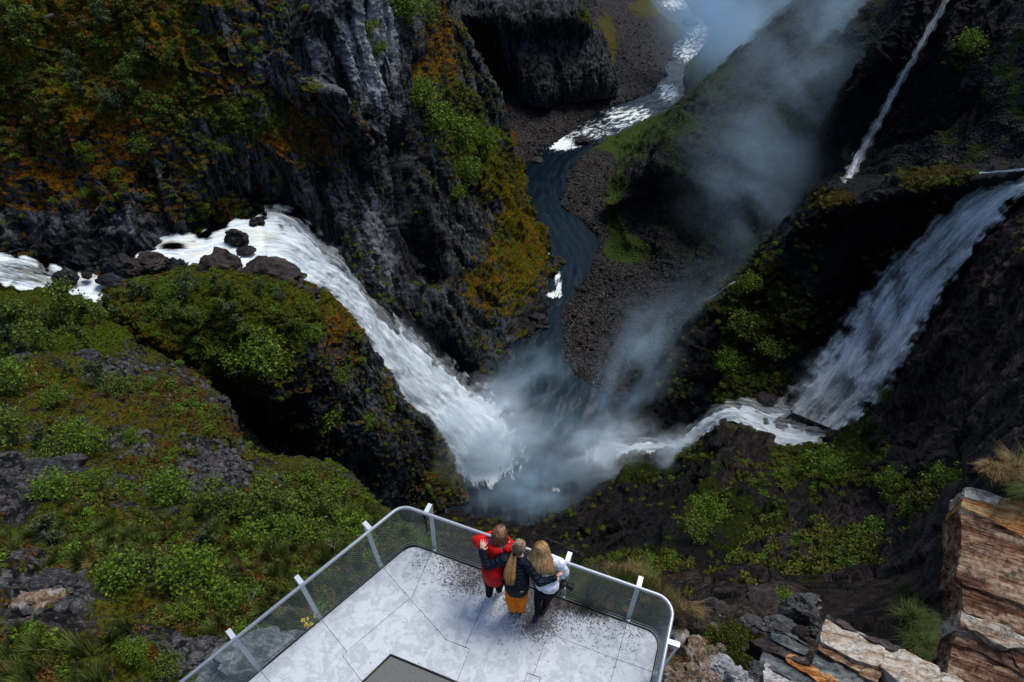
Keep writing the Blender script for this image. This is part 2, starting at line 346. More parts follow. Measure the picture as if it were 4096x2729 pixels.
sheet('cliff', A, 620, 430, disp_cliff(3.4, 0.35, 1.0, 1.0, 1.0, 1), M_wall,
 base=(0.25, 0.25, 0.0),
 paint=[(300,250,650,400,0,1.0),(300,250,600,420,1,0.25),(150,750,450,200,0,0.6),(150,700,500,150,1,0.45),(450,560,350,110,1,0.45),
  (1150,520,330,190,0,0.8),(1200,520,300,160,1,0.55),(1330,560,130,70,1,0.6),(1000,330,200,120,1,0.35),(950,680,330,100,0,0.5),
  (400,950,450,120,0,0.05),(400,1010,500,60,2,0.7),(870,830,130,60,0,0.75),(1250,800,170,150,0,0.1),(1400,200,170,250,0,-0.1),(1470,190,130,260,1,-0.6),(1500,1000,160,260,1,-0.3),(850,520,130,80,1,-0.3),(1050,450,100,80,1,-0.3),(1250,250,60,150,1,-0.3),(620,950,180,60,1,-0.25),(1560,500,120,350,0,0.0),
  (1850,550,160,230,0,0.8),(1850,550,200,200,1,0.05),(1750,200,90,250,0,0.75),(1750,150,70,170,1,0.4),(2000,700,120,120,0,0.9),(2100,950,120,150,0,0.7),(2050,1000,90,200,0,0.8),(1930,1130,130,140,0,0.65),(1930,1150,90,100,1,0.3),(1700,1200,110,240,0,0.25),
  (1500,1000,200,400,2,0.15),(1750,1450,250,130,2,0.85),(1620,1380,100,130,2,0.8),(2130,1250,80,120,2,0.9),(1630,700,60,400,2,0.8),(1700,1000,60,150,2,0.9),(1210,200,30,250,2,0.6),(1100,850,200,60,2,0.5)],  # blue channel: wet rock near the water, painted shade along the carved gullies
 carve=[([(1190,-200),(1200,150),(1240,300)],28,-9),([(1560,560),(1600,620),(1640,900),(1760,1120)],36,-10),([(1680,250),(1640,500),(1650,620)],26,-7),([(1150,830),(1290,960)],30,-5),([(1250,350),(1350,480),(1420,560)],45,5),([(1700,1380),(1850,1500)],60,-10)],
 label='steep gorge wall of dark rock with green and rust moss behind the left waterfall', cat='cliff')
B = [
 [(1690,-400,112),(1710,0,132),(1740,150,152),(1780,260,178),(1780,330,190)],
 [(1850,-400,118),(1850,0,138),(1880,130,152),(1930,270,173),(1930,340,185)],
 [(2050,-400,118),(2050,0,135),(2080,180,155),(2120,360,174),(2120,440,188)],
 [(2220,-400,123),(2220,0,138),(2235,170,158),(2250,345,177),(2250,400,188)],
 [(2310,-400,126),(2320,0,143),(2395,150,163),(2440,305,183),(2450,380,196)],
 [(2230,-400,150),(2260,0,170),(2350,150,190),(2400,300,205),(2400,380,212)]]
sheet('cliff', B, 210, 170, disp_cliff(2.6, 0.22, 1.0, 1.0, 1.2, 12), M_wall, base=(-0.1, 0.1, 0.25),
 paint=[(2350,60,60,100,0,0.7),(1900,200,100,120,2,0.8),(2100,300,150,80,2,0.5)],
 label='bare dark block of cliff standing above the brown scree in the back of the gorge', cat='cliff')
Cc = [
 [(1790,250,172),(1880,360,178),(1960,480,184),(2030,580,190),(2080,650,192),(2110,730,200)],
 [(1780,180,175),(1880,260,176),(2010,380,180),(2100,480,187),(2190,560,192.5),(2230,620,202)],
 [(1850,90,172),(2070,320,176),(2150,390,183),(2230,440,190),(2300,496,195.5),(2335,550,205)],
 [(2150,90,170),(2240,330,178),(2290,370,188),(2350,400,195),(2400,434,198.5),(2430,480,208)],
 [(2300,50,168),(2400,280,182),(2440,315,192),(2480,350,198),(2535,392,202),(2560,430,211)],
 [(2300,20,168),(2420,220,183),(2490,240,196),(2560,290,203),(2645,345,206),(2690,370,215)],
 [(2300,0,168),(2400,130,182),(2500,150,200),(2600,180,210),(2700,190,216),(2750,200,225)],
 [(2300,-60,168),(2370,40,186),(2480,50,205),(2600,80,214),(2725,120,221),(2780,120,230)],
 [(2300,-130,170),(2370,-40,190),(2430,-20,210),(2510,0,222),(2605,12,230),(2670,0,240)],
 [(2200,-400,170),(2300,-300,190),(2350,-250,215),(2420,-220,232),(2480,-200,245),(2540,-180,255)]]
sheet('riverbank', Cc, 230, 200, disp_flat(1.3, 8), M_gravel, taper=[1, 1, 1, 0.7, 0.15, 0.15], base=(0.12, 0.3, 0.0),
 paint=[(1980,440,28,130,0,1.3),(2040,560,36,60,0,1.1),(2000,480,70,200,1,0.75),(2250,350,130,45,0,1.5),(2200,340,50,30,1,-0.2),(2340,360,100,40,1,0.6),(2420,200,50,170,0,1.1),(2430,250,60,120,1,0.4),(2600,30,120,60,0,0.8),(2700,110,60,60,0,0.8),(2300,430,200,50,0,0.25),(2050,420,120,80,2,0.5)],
 label='brown scree slope falling to the left bank of the river', cat='riverbank')
Ee = [
 [(2380,1900,203),(2440,1760,191),(2560,1640,189),(2700,1520,187),(2800,1420,184),(2950,1300,180),(3200,1100,170),(4150,940,122.4)],
 [(2290,1720,203),(2405,1590,190.7),(2510,1520,189),(2640,1420,187),(2780,1330,183),(2950,1170,174),(3200,960,156),(4150,800,112.32)],
 [(2170,1500,203),(2275,1470,190.6),(2480,1470,189),(2620,1370,187),(2760,1280,183),(2950,1100,172),(3200,900,150),(4150,740,108)],
 [(2130,1300,203),(2250,1270,190.6),(2400,1210,189),(2550,1150,187),(2720,1080,182),(2950,900,165),(3250,700,140),(4150,540,100.8)],
 [(2270,1110,203),(2360,1090,191),(2450,1060,189.6),(2560,1030,187),(2690,970,178),(2950,800,158),(3300,600,135),(4150,440,97.2)],
 [(2290,950,203),(2385,945,191.4),(2440,930,190.3),(2500,890,188),(2640,800,172),(2950,680,148),(3350,500,128),(4150,340,92.16)],
 [(2160,820,203),(2260,815,192),(2350,790,190.6),(2450,750,188),(2590,670,164),(2950,500,140),(3400,350,118),(4150,190,84.96)],
 [(2210,670,206),(2310,645,194.3),(2400,615,192.6),(2530,575,190),(2660,500,168),(2960,370,142),(3450,200,110),(4150,40,79.2)],
 [(2360,540,210),(2400,572,197.4),(2520,530,196),(2670,460,194),(2770,380,178),(3050,200,146),(3500,50,105),(4150,-110,75.6)],
 [(2530,450,214),(2565,486,201),(2680,440,199.5),(2820,310,196),(2950,210,178),(3200,50,146),(3550,-100,100),(4150,-260,72)],
 [(2680,390,217),(2728,415,204),(2800,370,202),(2880,180,200),(3000,100,185),(3250,-50,150),(3600,-200,98),(4150,-360,72)],
 [(2670,270,223),(2738,278,210),(2810,250,207),(2880,180,201),(3000,100,185),(3250,-50,150),(3600,-200,98),(4150,-360,72)],
 [(2770,140,232),(2842,130,220.5),(2900,90,216),(2960,20,208),(3060,-50,195),(3300,-200,150),(3650,-400,96),(4150,-560,72)],
 [(2690,40,242),(2748,26,230),(2850,0,226),(2950,-80,222),(3080,-150,205),(3350,-350,160),(3700,-550,96),(4150,-710,72)],
 [(2540,-200,262),(2620,-180,250),(2800,-250,245),(2950,-300,232),(3100,-380,210),(3400,-500,165),(3750,-700,96),(4150,-860,72)]]
sheet('hillside', Ee, 360, 300, disp_cliff(2.0, 0.8, 1.0, 1.0, 1.3, 20), M_gravel, taper=[0.25, 0.25, 0.5, 0.8, 1, 1, 1, 1], base=(0.55, 0.1, 0.1),
 paint=[(2450,1150,190,330,0,-0.1),(2600,1300,250,200,0,-0.1),(2350,750,130,120,0,0.0),(2560,560,170,55,0,1.4),(2700,470,90,90,0,1.2),(2470,830,50,170,0,1.0),(2500,1000,110,60,0,1.1),(2850,250,90,120,0,1.0),(2780,1080,100,60,0,0.0),
  (2950,700,330,420,2,1.0),(2640,760,90,170,2,1.0),(2760,480,90,110,2,0.9),(2950,1000,250,190,2,1.0),(3250,500,350,500,2,1.0),(3050,50,280,250,2,0.9)],
 carve=[([(2760,520),(2660,640),(2580,760),(2500,820)],34,7),([(2480,830),(2520,980)],40,4),([(2600,760),(2720,950)],60,-5)],
 label='green and black hillside above the gravel bar on the right bank', cat='hillside')
Ff = [
 [(3740,-300,100),(3690,0,115),(3560,230,135),(3370,500,165),(3180,850,195),(3000,1200,215)],
 [(3700,-300,70),(3640,0,86),(3500,230,102),(3300,500,130),(3100,850,160),(2950,1200,190)],
 [(3760,-300,69),(3720,0,84),(3600,230,99),(3420,500,122),(3250,830,148),(3080,1200,180)],
 [(3860,-300,68),(3840,0,83),(3740,230,97),(3600,500,116),(3420,800,139),(3250,1200,170)],
 [(4050,-300,66),(4050,0,80),(3980,250,93),(3880,500,108),(3750,800,128),(3600,1200,160)],
 [(4250,-300,62),(4250,0,75),(4200,250,88),(4150,500,102),(4050,800,120),(3900,1200,155)],
 [(4500,-300,58),(4500,0,70),(4500,250,82),(4450,500,96),(4400,800,112),(4300,1200,150)]]
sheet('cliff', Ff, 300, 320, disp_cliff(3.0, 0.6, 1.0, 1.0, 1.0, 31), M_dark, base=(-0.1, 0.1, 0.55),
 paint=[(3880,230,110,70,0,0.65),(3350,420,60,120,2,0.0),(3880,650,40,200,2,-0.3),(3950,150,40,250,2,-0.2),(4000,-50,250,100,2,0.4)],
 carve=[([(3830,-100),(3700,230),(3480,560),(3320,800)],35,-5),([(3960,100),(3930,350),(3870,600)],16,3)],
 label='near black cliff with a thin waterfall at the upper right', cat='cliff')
Gg = [
 [(2380,1650,200),(2420,1705,190),(2430,1730,190),(2440,1760,190.5),(2450,1790,191),(2460,1850,200)],
 [(2520,1540,200),(2540,1580,183),(2570,1680,184),(2600,1760,186),(2640,1830,187),(2650,1900,198)],
 [(2650,1380,195),(2670,1420,172),(2700,1540,174),(2760,1660,176),(2800,1750,174),(2820,1830,186)],
 [(2820,1200,185),(2830,1250,162),(2870,1400,163),(2920,1540,164),(2950,1640,165),(2980,1740,178)],
 [(3000,1020,175),(3010,1080,146),(3050,1250,148),(3090,1450,155),(3120,1640,162.5),(3130,1720,176)],
 [(3190,830,160),(3200,890,128),(3210,1050,133),(3210,1250,142),(3190,1500,158),(3180,1600,170)],
 [(3320,730,150),(3330,790,115),(3350,950,122),(3350,1120,132),(3340,1320,147),(3330,1400,158)],
 [(3550,690,140),(3550,755,106),(3560,850,111),(3550,960,118),(3530,1090,129),(3520,1200,142)],
 [(3800,650,130),(3800,715,97),(3790,770,100),(3780,820,104),(3770,890,111),(3750,980,124)],
 [(4100,630,120),(4100,690,90),(4100,705,92),(4090,720,93),(4080,745,96),(4060,850,108)],
 [(4400,620,118),(4400,680,86),(4400,695,87),(4390,710,88),(4380,735,91),(4360,850,104)]]
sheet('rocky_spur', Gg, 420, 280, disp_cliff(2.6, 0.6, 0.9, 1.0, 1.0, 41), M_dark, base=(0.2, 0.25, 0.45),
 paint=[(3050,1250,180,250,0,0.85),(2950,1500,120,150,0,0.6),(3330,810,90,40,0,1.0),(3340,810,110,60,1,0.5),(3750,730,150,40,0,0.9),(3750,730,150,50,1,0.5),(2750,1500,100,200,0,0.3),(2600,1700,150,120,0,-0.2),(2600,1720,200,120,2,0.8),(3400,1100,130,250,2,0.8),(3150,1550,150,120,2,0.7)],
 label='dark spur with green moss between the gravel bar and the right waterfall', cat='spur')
fallR = [(4400,690,83.5,4480,790,82),(4250,710,87,4330,800,85),(4050,735,95,4160,800,91),(3830,870,107,4000,970,103),(3620,1060,124,3830,1200,119),(3420,1290,140,3680,1430,134),(3240,1500,154,3540,1620,149),(3110,1640,161,3390,1735,158)]
def bed(rows, off, wid, n=4):
    out = []
    for (ax, ay, ad, bx, by, bd) in rows:
        r = []
        for k in range(n):
            f = -wid + (1 + 2 * wid) * k / (n - 1)
            r.append((ax + (bx - ax) * f, ay + (by - ay) * f, ad + (bd - ad) * f + off))
        out.append(r)
    return out
sheet('rock_bed', bed(fallR, 1.6, 0.35, 5), 260, 110, disp_cliff(1.6, 0.9, 1.1, 1, 1.0, 51), M_dark, base=(-0.3, 0, 0.5), label='black rock steps under the right waterfall', cat='rock')
I = [
 [(400,1120,100),(440,1240,86),(480,1300,86.5),(520,1370,88),(560,1420,92),(600,1470,98)],
 [(520,1080,100),(540,1190,85.5),(620,1290,86),(700,1400,90),(780,1500,96),(820,1560,106)],
 [(750,1060,100),(760,1140,85),(820,1290,86),(900,1450,92),(980,1600,104),(1020,1720,118)],
 [(950,1060,101),(960,1140,86),(1020,1300,87),(1080,1480,95),(1120,1650,108),(1150,1830,128)],
 [(1180,1110,108),(1180,1185,91),(1210,1330,93),(1250,1500,102),(1280,1700,117),(1300,1920,142)],
 [(1330,1190,122),(1330,1250,102),(1350,1380,106),(1380,1530,113),(1400,1720,127),(1420,1970,157)],
 [(1480,1390,140),(1450,1390,116),(1460,1470,120),(1490,1600,127),(1510,1780,140),(1540,2020,170)],
 [(1620,1600,167),(1580,1590,143),(1585,1650,147),(1600,1740,152),(1620,1880,163),(1660,2080,187)],
 [(1760,1720,192),(1730,1715,170),(1735,1780,172),(1740,1850,176),(1760,1950,183),(1800,2100,196)],
 [(1860,1860,202),(1800,1840,184),(1810,1880,185),(1830,1930,187),(1870,2000,190),(1920,2120,200)]]
sheet('hill', I, 430, 330, disp_cliff(2.3, 0.7, 0.8, 1.0, 1.0, 61), M_wall, base=(0.45, 0.25, 0.1),
 paint=[(900,1300,420,220,0,1.4),(900,1300,400,200,1,0.0),(600,1400,200,80,1,0.35),(1250,1400,130,120,0,0.6),(1350,1350,100,120,1,0.4),(1300,1700,120,180,0,0.45),(1300,1560,120,80,1,0.35),(1500,1700,100,200,0,0.5),
  (1150,1750,150,150,2,0.9),(1400,1900,200,120,2,0.8),(1700,1800,90,130,2,0.75),(1650,1950,150,120,2,0.8),(1640,1780,60,130,0,0.25),(1450,1450,40,80,0,0.0)],  # blue channel: painted shade in the ravine, wet rock beside the fall
 label='rounded mossy hill in front of the left waterfall', cat='hill')
J = [
 [(-400,1090,100),(-400,1180,86),(-400,1500,73),(-400,1850,61),(-400,2250,49),(-400,2729,39),(-400,3300,29)],
 [(0,1090,100),(0,1190,86.5),(0,1500,74),(0,1850,62),(0,2250,50),(0,2729,40),(0,3300,29)],
 [(380,1150,100),(380,1250,87),(400,1500,75),(420,1850,63),(400,2250,51),(400,2729,40),(400,3300,28)],
 [(540,1300,107),(540,1400,85),(600,1580,76),(700,1880,64),(750,2270,52),(760,2729,40),(760,3300,27)],
 [(730,1440,112),(700,1490,80),(800,1690,73),(950,1950,64),(1050,2300,52),(1080,2729,40),(1080,3400,24)],
 [(910,1600,117),(880,1660,78),(960,1800,73),(1130,2000,65),(1300,2300,53),(1350,2729,39),(1350,3400,20)],
 [(1040,1800,122),(1000,1850,77),(1120,1940,73),(1300,2030,67),(1480,2260,56),(1600,2729,38),(1600,3400,16)],
 [(1340,1880,132),(1300,1935,76),(1380,2000,73),(1460,2070,70),(1600,2240,61),(1750,2500,45),(1800,3400,14)],
 [(1510,2020,142),(1480,2070,76),(1530,2120,75),(1600,2190,73),(1700,2310,67),(1850,2510,50),(1950,3400,13)],
 [(1680,2120,167),(1620,2160,92),(1660,2200,94),(1720,2260,92),(1800,2360,82),(1950,2540,56),(2100,3400,13)],
 [(1800,2140,185),(1750,2200,120),(1800,2250,118),(1860,2310,112),(1950,2420,98),(2060,2600,60),(2150,3400,13)]]
sheet('hillside', J, 470, 380, disp_soft(1.5, 0.75, 71, 1.4), M_near, base=(0.47, 0.22, 0.0),
 paint=[(250,1300,400,130,0,1.0),(250,1300,400,130,1,-0.1),(1300,2130,280,180,0,1.1),(1300,2150,280,200,1,-0.2),(60,1950,130,130,0,-0.2),(500,1480,150,70,0,0.2),(100,1420,120,60,0,0.2),(850,1870,130,100,0,0.0),(500,1750,130,60,0,0.25),
  (150,2400,300,160,0,0.2),(100,2380,200,130,1,0.6),(600,2300,300,200,0,0.6),(300,2050,350,130,1,0.15),(600,1600,350,100,1,0.4),(250,1600,300,150,1,0.3),(950,1950,100,60,2,0.3),(1750,2250,150,60,0,0.9),(1750,2250,150,60,1,-0.2),(900,2650,300,60,0,0.1)],
 label='near left slope covered with birch scrub, moss and pale rock', cat='hillside')
Hh = [
 [(1450,2080,210),(1520,2150,195),(1600,2230,180),(1650,2330,160),(1700,2450,118),(1700,2800,62),(1700,3600,14)],
 [(1700,2030,203),(1760,2080,190),(1830,2150,178),(1900,2250,155),(1950,2400,115),(2000,2729,60),(2050,3400,13)],
 [(1950,1990,203),(2020,2090,191),(2050,2150,178),(2080,2250,155),(2100,2400,112),(2130,2729,50),(2150,3400,13)],
 [(2150,1950,203),(2180,2060,191),(2190,2140,180),(2220,2260,150),(2240,2400,108),(2270,2700,40),(2270,3400,14)],
 [(2300,1880,203),(2300,2000,190.5),(2330,2120,172),(2360,2250,140),(2380,2340,100),(2420,2500,40),(2450,3400,14)],
 [(2440,1840,198),(2440,1890,186),(2470,2050,165),(2500,2200,130),(2530,2300,95),(2570,2450,45),(2620,2950,16)],
 [(2570,1780,196),(2560,1835,181),(2620,2000,155),(2680,2180,115),(2720,2320,80),(2750,2430,50),(2800,2850,18)],
 [(2700,1800,190),(2700,1840,176),(2780,1980,145),(2870,2150,105),(2930,2300,70),(2980,2400,45),(3000,2700,20)],
 [(2860,1700,184),(2860,1730,161),(2950,1900,135),(3050,2100,98),(3130,2280,65),(3180,2400,42),(3200,2650,22)],
 [(3000,1700,182),(2990,1715,159),(3100,1900,132),(3220,2100,93),(3320,2280,60),(3380,2400,40),(3420,2650,22)],
 [(3100,1760,180),(3080,1800,158.5),(3220,1930,130),(3360,2100,90),(3480,2260,56),(3540,2400,36),(3600,2650,22)],
 [(3230,1770,176),(3220,1815,157.5),(3350,1920,128),(3500,2080,88),(3620,2220,52),(3680,2380,32),(3760,2650,21)],
 [(3400,1680,170),(3400,1730,152),(3520,1850,122),(3640,1990,82),(3740,2120,48),(3800,2260,28),(3900,2650,19)],
 [(3560,1540,164),(3560,1600,143),(3680,1720,114),(3790,1850,78),(3870,1960,45),(3920,2050,28),(4000,2400,17)],
 [(3700,1340,147),(3700,1400,127),(3820,1520,104),(3930,1660,72),(4010,1780,44),(4060,1860,26),(4120,2050,14)],
 [(3860,1090,132),(3860,1150,112),(3970,1290,92),(4070,1450,66),(4150,1600,42),(4200,1720,26),(4280,1900,13.5)],
 [(4010,860,120),(4010,920,100),(4110,1060,82),(4200,1250,60),(4280,1420,42),(4330,1570,28),(4450,1800,13)],
 [(4190,760,112),(4190,820,90),(4300,950,74),(4400,1130,56),(4480,1300,40),(4550,1450,27),(4700,1700,12)]]
sheet('gorge_wall', Hh, 620, 400, disp_cliff(2.2, 0.9, 1.0, 0.6, 1.05, 81), M_brown, base=(0.20, 0.20, 0.58),
 paint=[(3050,2080,120,60,0,0.75),(3420,2180,110,70,0,0.7),(3650,1990,120,60,0,0.75),(2620,2260,130,60,0,0.7),(3250,2330,120,40,0,0.6),(3450,1800,130,60,0,0.8),(3380,2250,160,100,2,0.0),(3150,2150,60,160,2,0.1),(3950,1250,280,420,2,-0.2),(3700,1650,150,150,2,0.1),(2700,2150,420,260,2,0.97),(2350,2250,300,150,2,0.8),(3150,1950,200,130,2,0.8),(3300,1870,180,60,0,1.2),(3300,1870,180,60,1,-0.2),(3450,1700,100,80,0,0.8),(2900,2050,140,100,0,0.7),(3800,1500,250,300,2,-0.1),(3800,1400,300,400,0,-0.3),(2600,2000,250,150,2,0.9),(2350,2080,150,80,2,0.7),(2550,1880,150,60,0,0.6),(2800,1830,100,40,0,0.7),(3000,1900,150,60,2,0.4),
  (3300,2200,250,120,2,0.0),(3450,2080,120,80,0,-0.2),(2800,2350,200,60,2,-0.1),(2800,2350,200,60,1,0.7),(3600,2300,180,250,2,0.3),(3650,2500,60,180,0,0.8),(3350,2000,130,50,0,0.3),(2250,2250,150,60,0,0.4)],
 carve=[([(3950,1350),(3800,1700),(3830,1900)],30,-2.5),([(2820,2280),(3000,2050),(3200,1900)],26,-3),([(2680,2180),(2850,1980),(2960,1830)],30,3),([(3000,2420),(3230,2200),(3500,2010)],20,-1.2),([(3100,2350),(3300,2150),(3560,1980)],24,1.2),([(3500,1720),(3700,1500),(3850,1350)],22,2),([(3620,1780),(3800,1580),(3950,1400)],22,-2)], taper=[1, 1, 1, 0.75, 0.5, 0.35, 0.2],
 label='steep brown and black gorge wall right of the viewing platform', cat='cliff')
N = [
 [(2150,2450,40),(2180,2480,12.6),(2250,2560,12.4),(2300,2729,12.4),(2300,3200,12.4)],
 [(2300,2290,45),(2330,2360,12.6),(2380,2500,12.4),(2420,2729,12.4),(2420,3200,12.4)],
 [(2470,2260,50),(2450,2310,13),(2500,2450,12.6),(2550,2729,12.3),(2550,3200,12.3)],
 [(2640,2340,45),(2600,2370,13.3),(2630,2480,13),(2680,2729,12.6),(2680,3200,12.5)],
 [(2800,2430,38),(2740,2450,14),(2760,2560,13.4),(2800,2729,13),(2800,3200,13)],
 [(2920,2420,36),(2900,2460,16),(2930,2580,14.8),(2960,2729,14),(2980,3200,13)],
 [(3100,2330,40),(3080,2400,24),(3110,2530,18),(3150,2729,15),(3200,3200,13)],
 [(3300,2380,44),(3290,2470,32),(3330,2580,22),(3400,2729,16),(3500,3200,13)],
 [(3500,2480,42),(3500,2560,32),(3560,2660,22),(3650,2780,16.5),(3800,3200,13)],
 [(3720,2600,34),(3740,2680,27),(3800,2760,20),(3900,2870,16),(4100,3200,13)],
 [(3900,2650,28),(3950,2730,22),(4000,2800,18),(4100,2900,15.5),(4300,3200,13)]]
sheet('ledge', N, 260, 170, disp_cliff(1.0, 0.8, 1.2, 1.2, 0.12, 91), M_ledge, base=(0.1, 0.35, 0.0),
 paint=[(2450,2450,200,110,0,0.6),(2450,2450,200,110,1,0.3),(2900,2560,130,70,0,0.9),(2900,2560,130,70,1,-0.2),(3000,2650,80,60,0,0.8),(3150,2420,150,60,2,0.4)],
 label='earth and rock ledge beside the viewing platform', cat='ledge')
# ---------------------------------------------------------------- water
def flow_sheet(name, rows, nu, nv, mat, label, cat, foam=(), basef=0.5, wave=0.3, wl=0.5, edge=None, bulge=0.0, kind='structure', g=0.0, green=(), lift=0.0, up=1.0, parent=None, end=0.0):
    L = np.array([P(a, b, c) for a, b, c, *_ in rows]); Rr = np.array([P(*r[3:6]) for r in rows])
    L = cr(L, nu); Rr = cr(Rr, nu); f = np.linspace(0, 1, nv)[None, :, None]
    G = L[:, None] * (1 - f) + Rr[:, None] * f
    n = normals(G)
    if np.mean(n[:, :, 2]) < 0: n = -n
    ramp = np.repeat((up + (1 - up) * sstep(0.42, 0.6, np.linspace(0, 1, nu)))[:, None], nv, 1)
    if bulge: G = G + n * (bulge * np.sin(np.pi * f)) * ramp[:, :, None]
    ln = np.concatenate([[0], np.cumsum(np.linalg.norm(np.diff((L + Rr) / 2, axis=0), axis=1))])
    wd = np.linalg.norm(Rr - L, axis=1)
    fl = np.stack([(f[0, :, 0][None] - 0.5) * wd[:, None], np.repeat(ln[:, None], nv, 1), np.zeros((nu, nv))], 2).reshape(-1, 3)
    q = G.reshape(-1, 3); nn = n.reshape(-1, 3); px = PIX(q)
    d = fbm(fl * np.array([1, 0.35, 1]) * wl, 4, 5) * wave * ramp.reshape(-1)
    q = q + nn * (d + lift)[:, None]
    m = np.zeros((len(q), 3), np.float32); m[:, 0] = basef; m[:, 1] = g
    for (x, y, rx, ry, v) in foam:
        w = np.exp(-(((px[:, 0] - x) / rx) ** 2 + ((px[:, 1] - y) / ry) ** 2) ** 1.2); m[:, 0] += (v - m[:, 0]) * w
    for (x, y, rx, ry, v) in green:
        w = np.exp(-(((px[:, 0] - x) / rx) ** 2 + ((px[:, 1] - y) / ry) ** 2) ** 1.2); m[:, 1] += (v - m[:, 1]) * w
    if end: m[:, 0] -= np.repeat(end * sstep(0.88, 1.0, np.linspace(0, 1, nu)), nv) * (0.8 + 0.5 * fbm(fl * 0.3, 3, 31))
    if edge is not None:
        ee = np.abs(np.tile(np.linspace(-1, 1, nv), nu)); jag = fbm(fl * 0.25, 3, 77) * 0.35
        m[:, 0] -= edge * sstep(0.55, 1.05, ee + jag)
    o = mesh_obj(name, q, grid_faces(nu, nv, True), mat, smooth=True)
    a = o.data.color_attributes.new('mask', 'FLOAT_COLOR', 'POINT'); a.data.foreach_set('color', np.hstack([m, np.ones((len(m), 1))]).astype(np.float32).ravel())
    a = o.data.attributes.new('flow', 'FLOAT_VECTOR', 'POINT'); a.data.foreach_set('vector', fl.astype(np.float32).ravel())
    if parent: o.parent = parent; return o
    return tag(o, label, cat, None, kind)
def wider(rows, f): return [(a + (a - e) * f, b + (b - g_) * f, c + (c - h) * f, e + (e - a) * f, g_ + (g_ - b) * f, h + (h - c) * f) for a, b, c, e, g_, h in rows]
river_rows = [(1500,2200,190,2750,2200,190),(1500,1950,190,2700,1950,190),(1600,1750,190,2650,1750,190),(1700,1550,190,2700,1550,190),(1800,1350,190.2,2600,1350,190.2),(1950,1200,190.4,2500,1200,190.4),(1990,1050,190.8,2520,1080,190.8),
 (1950,900,191.4,2480,950,191.4),(1920,720,192.4,2420,840,192.4),(1980,540,194,2420,720,194),(2180,430,198,2560,600,198),(2400,350,202,2760,490,202),(2560,300,206.5,2880,370,206.5),(2600,220,213,2930,240,213),(2620,110,221,2960,130,221),(2500,0,231,2830,10,231),(2350,-200,248,2700,-170,248),(2250,-400,262,2600,-370,262)]
flow_sheet('river', river_rows, 420, 130, M_river, 'blue black river running down the gorge from the pool', 'river',
 foam=[(2350,530,190,70,0.80),(2520,460,170,70,0.84),(2000,900,400,300,0.13),(2180,1500,330,260,0.04),(2230,580,90,34,1.1),(2680,360,70,70,0.92),(2720,300,60,40,0.35),(2760,210,110,80,0.84),(2800,120,70,80,0.84),(2700,15,110,50,0.84),(2150,780,60,80,0.42),(2170,870,40,30,0.7),(2150,905,110,45,0.46),(2232,1130,26,75,0.9),(2190,1010,20,20,0.9),(2210,1180,45,20,1.0),
  (2180,620,60,25,0.6),(1960,1780,190,190,1.15),(2080,1740,120,130,0.72),(1880,1750,130,170,1.3),(2430,1830,150,80,0.95),(2150,1650,120,110,0.42),(2220,1960,30,25,0.85)],
 basef=0.07, wave=0.25, wl=0.3, g=0.35, green=[(2250,1600,300,400,1.0),(2250,1000,120,250,0.7),(2350,520,250,80,0.6),(2000,720,120,150,0.0),(2050,1450,80,200,0.2)])
fallL = [(-300,1000,84.5,-300,1130,86),(0,1000,87.5,0,1150,88),(200,1040,88.6,200,1210,89),(330,1075,89.2,330,1230,89.4),(480,1050,90,490,1220,90.2),(640,930,91,640,1190,91.2),(800,915,92,780,1190,92),(930,870,93,920,1170,93),(1040,845,94.6,1040,1180,94.5),(1140,870,98,1130,1190,98),(1240,950,106,1220,1220,106),(1350,1040,117,1300,1260,116),(1475,1165,131,1400,1350,128),(1595,1300,146,1490,1500,142),(1720,1410,161,1580,1630,157),(1830,1500,175,1670,1740,171),(1940,1570,185,1740,1850,182),(2030,1620,188.4,1790,1940,188.0),(2090,1670,189.2,1850,1980,189.2)]
wfl = flow_sheet('waterfall', fallL, 560, 90, M_fallL, 'big white waterfall plunging from the left into the pool', 'waterfall',
 foam=[(150,1080,300,90,0.70),(690,985,70,26,0.5),(1100,960,90,60,0.85),(1180,1010,60,60,0.85),(820,945,40,16,0.5),(480,1060,90,40,0.3),(250,1060,100,25,0.8)], basef=1.18, wave=1.5, wl=0.22, edge=0.8, bulge=2.5, up=0.2, end=0.8,
 green=[(150,1050,250,60,1.0),(800,1000,200,100,0.8),(1100,920,120,80,0.8),(300,1150,200,80,0.8)])
wfr = flow_sheet('waterfall', fallR, 420, 120, M_fallR, 'wide veil waterfall sliding down the right wall', 'waterfall',
 foam=[(3780,1050,250,160,0.9),(3640,1200,40,110,0.72),(3520,1400,50,130,0.6),(3380,1560,70,60,0.5),(3300,1650,120,40,0.62),(3220,1600,80,40,0.7),(3700,1330,60,250,1.0),(3560,1520,70,120,1.1),(3440,1690,100,60,1.15)], basef=1.08, wave=1.0, wl=0.35, edge=0.45, bulge=0.8, lift=3.2)
stream = [(3450,1640,157,3560,1660,155),(3300,1660,160,3420,1755,158.5),(3150,1650,161,3190,1815,160.6),(3020,1625,162,3080,1790,161.6),(2930,1620,163,2980,1720,162.6),(2860,1640,165.5,2910,1710,165),(2790,1690,171,2850,1760,170),(2730,1740,176,2790,1810,175),(2670,1770,181,2710,1860,180.5),(2590,1760,184.5,2640,1880,184),(2500,1760,187.5,2540,1900,187.5),(2400,1740,190,2420,1930,190)]
wfs = flow_sheet('waterfall', stream, 320, 80, M_fallL, 'low white cascade turning from the right waterfall into the pool', 'cascade', basef=1.1, wave=0.8, wl=0.4, end=0.6, edge=0.8, bulge=0.8)

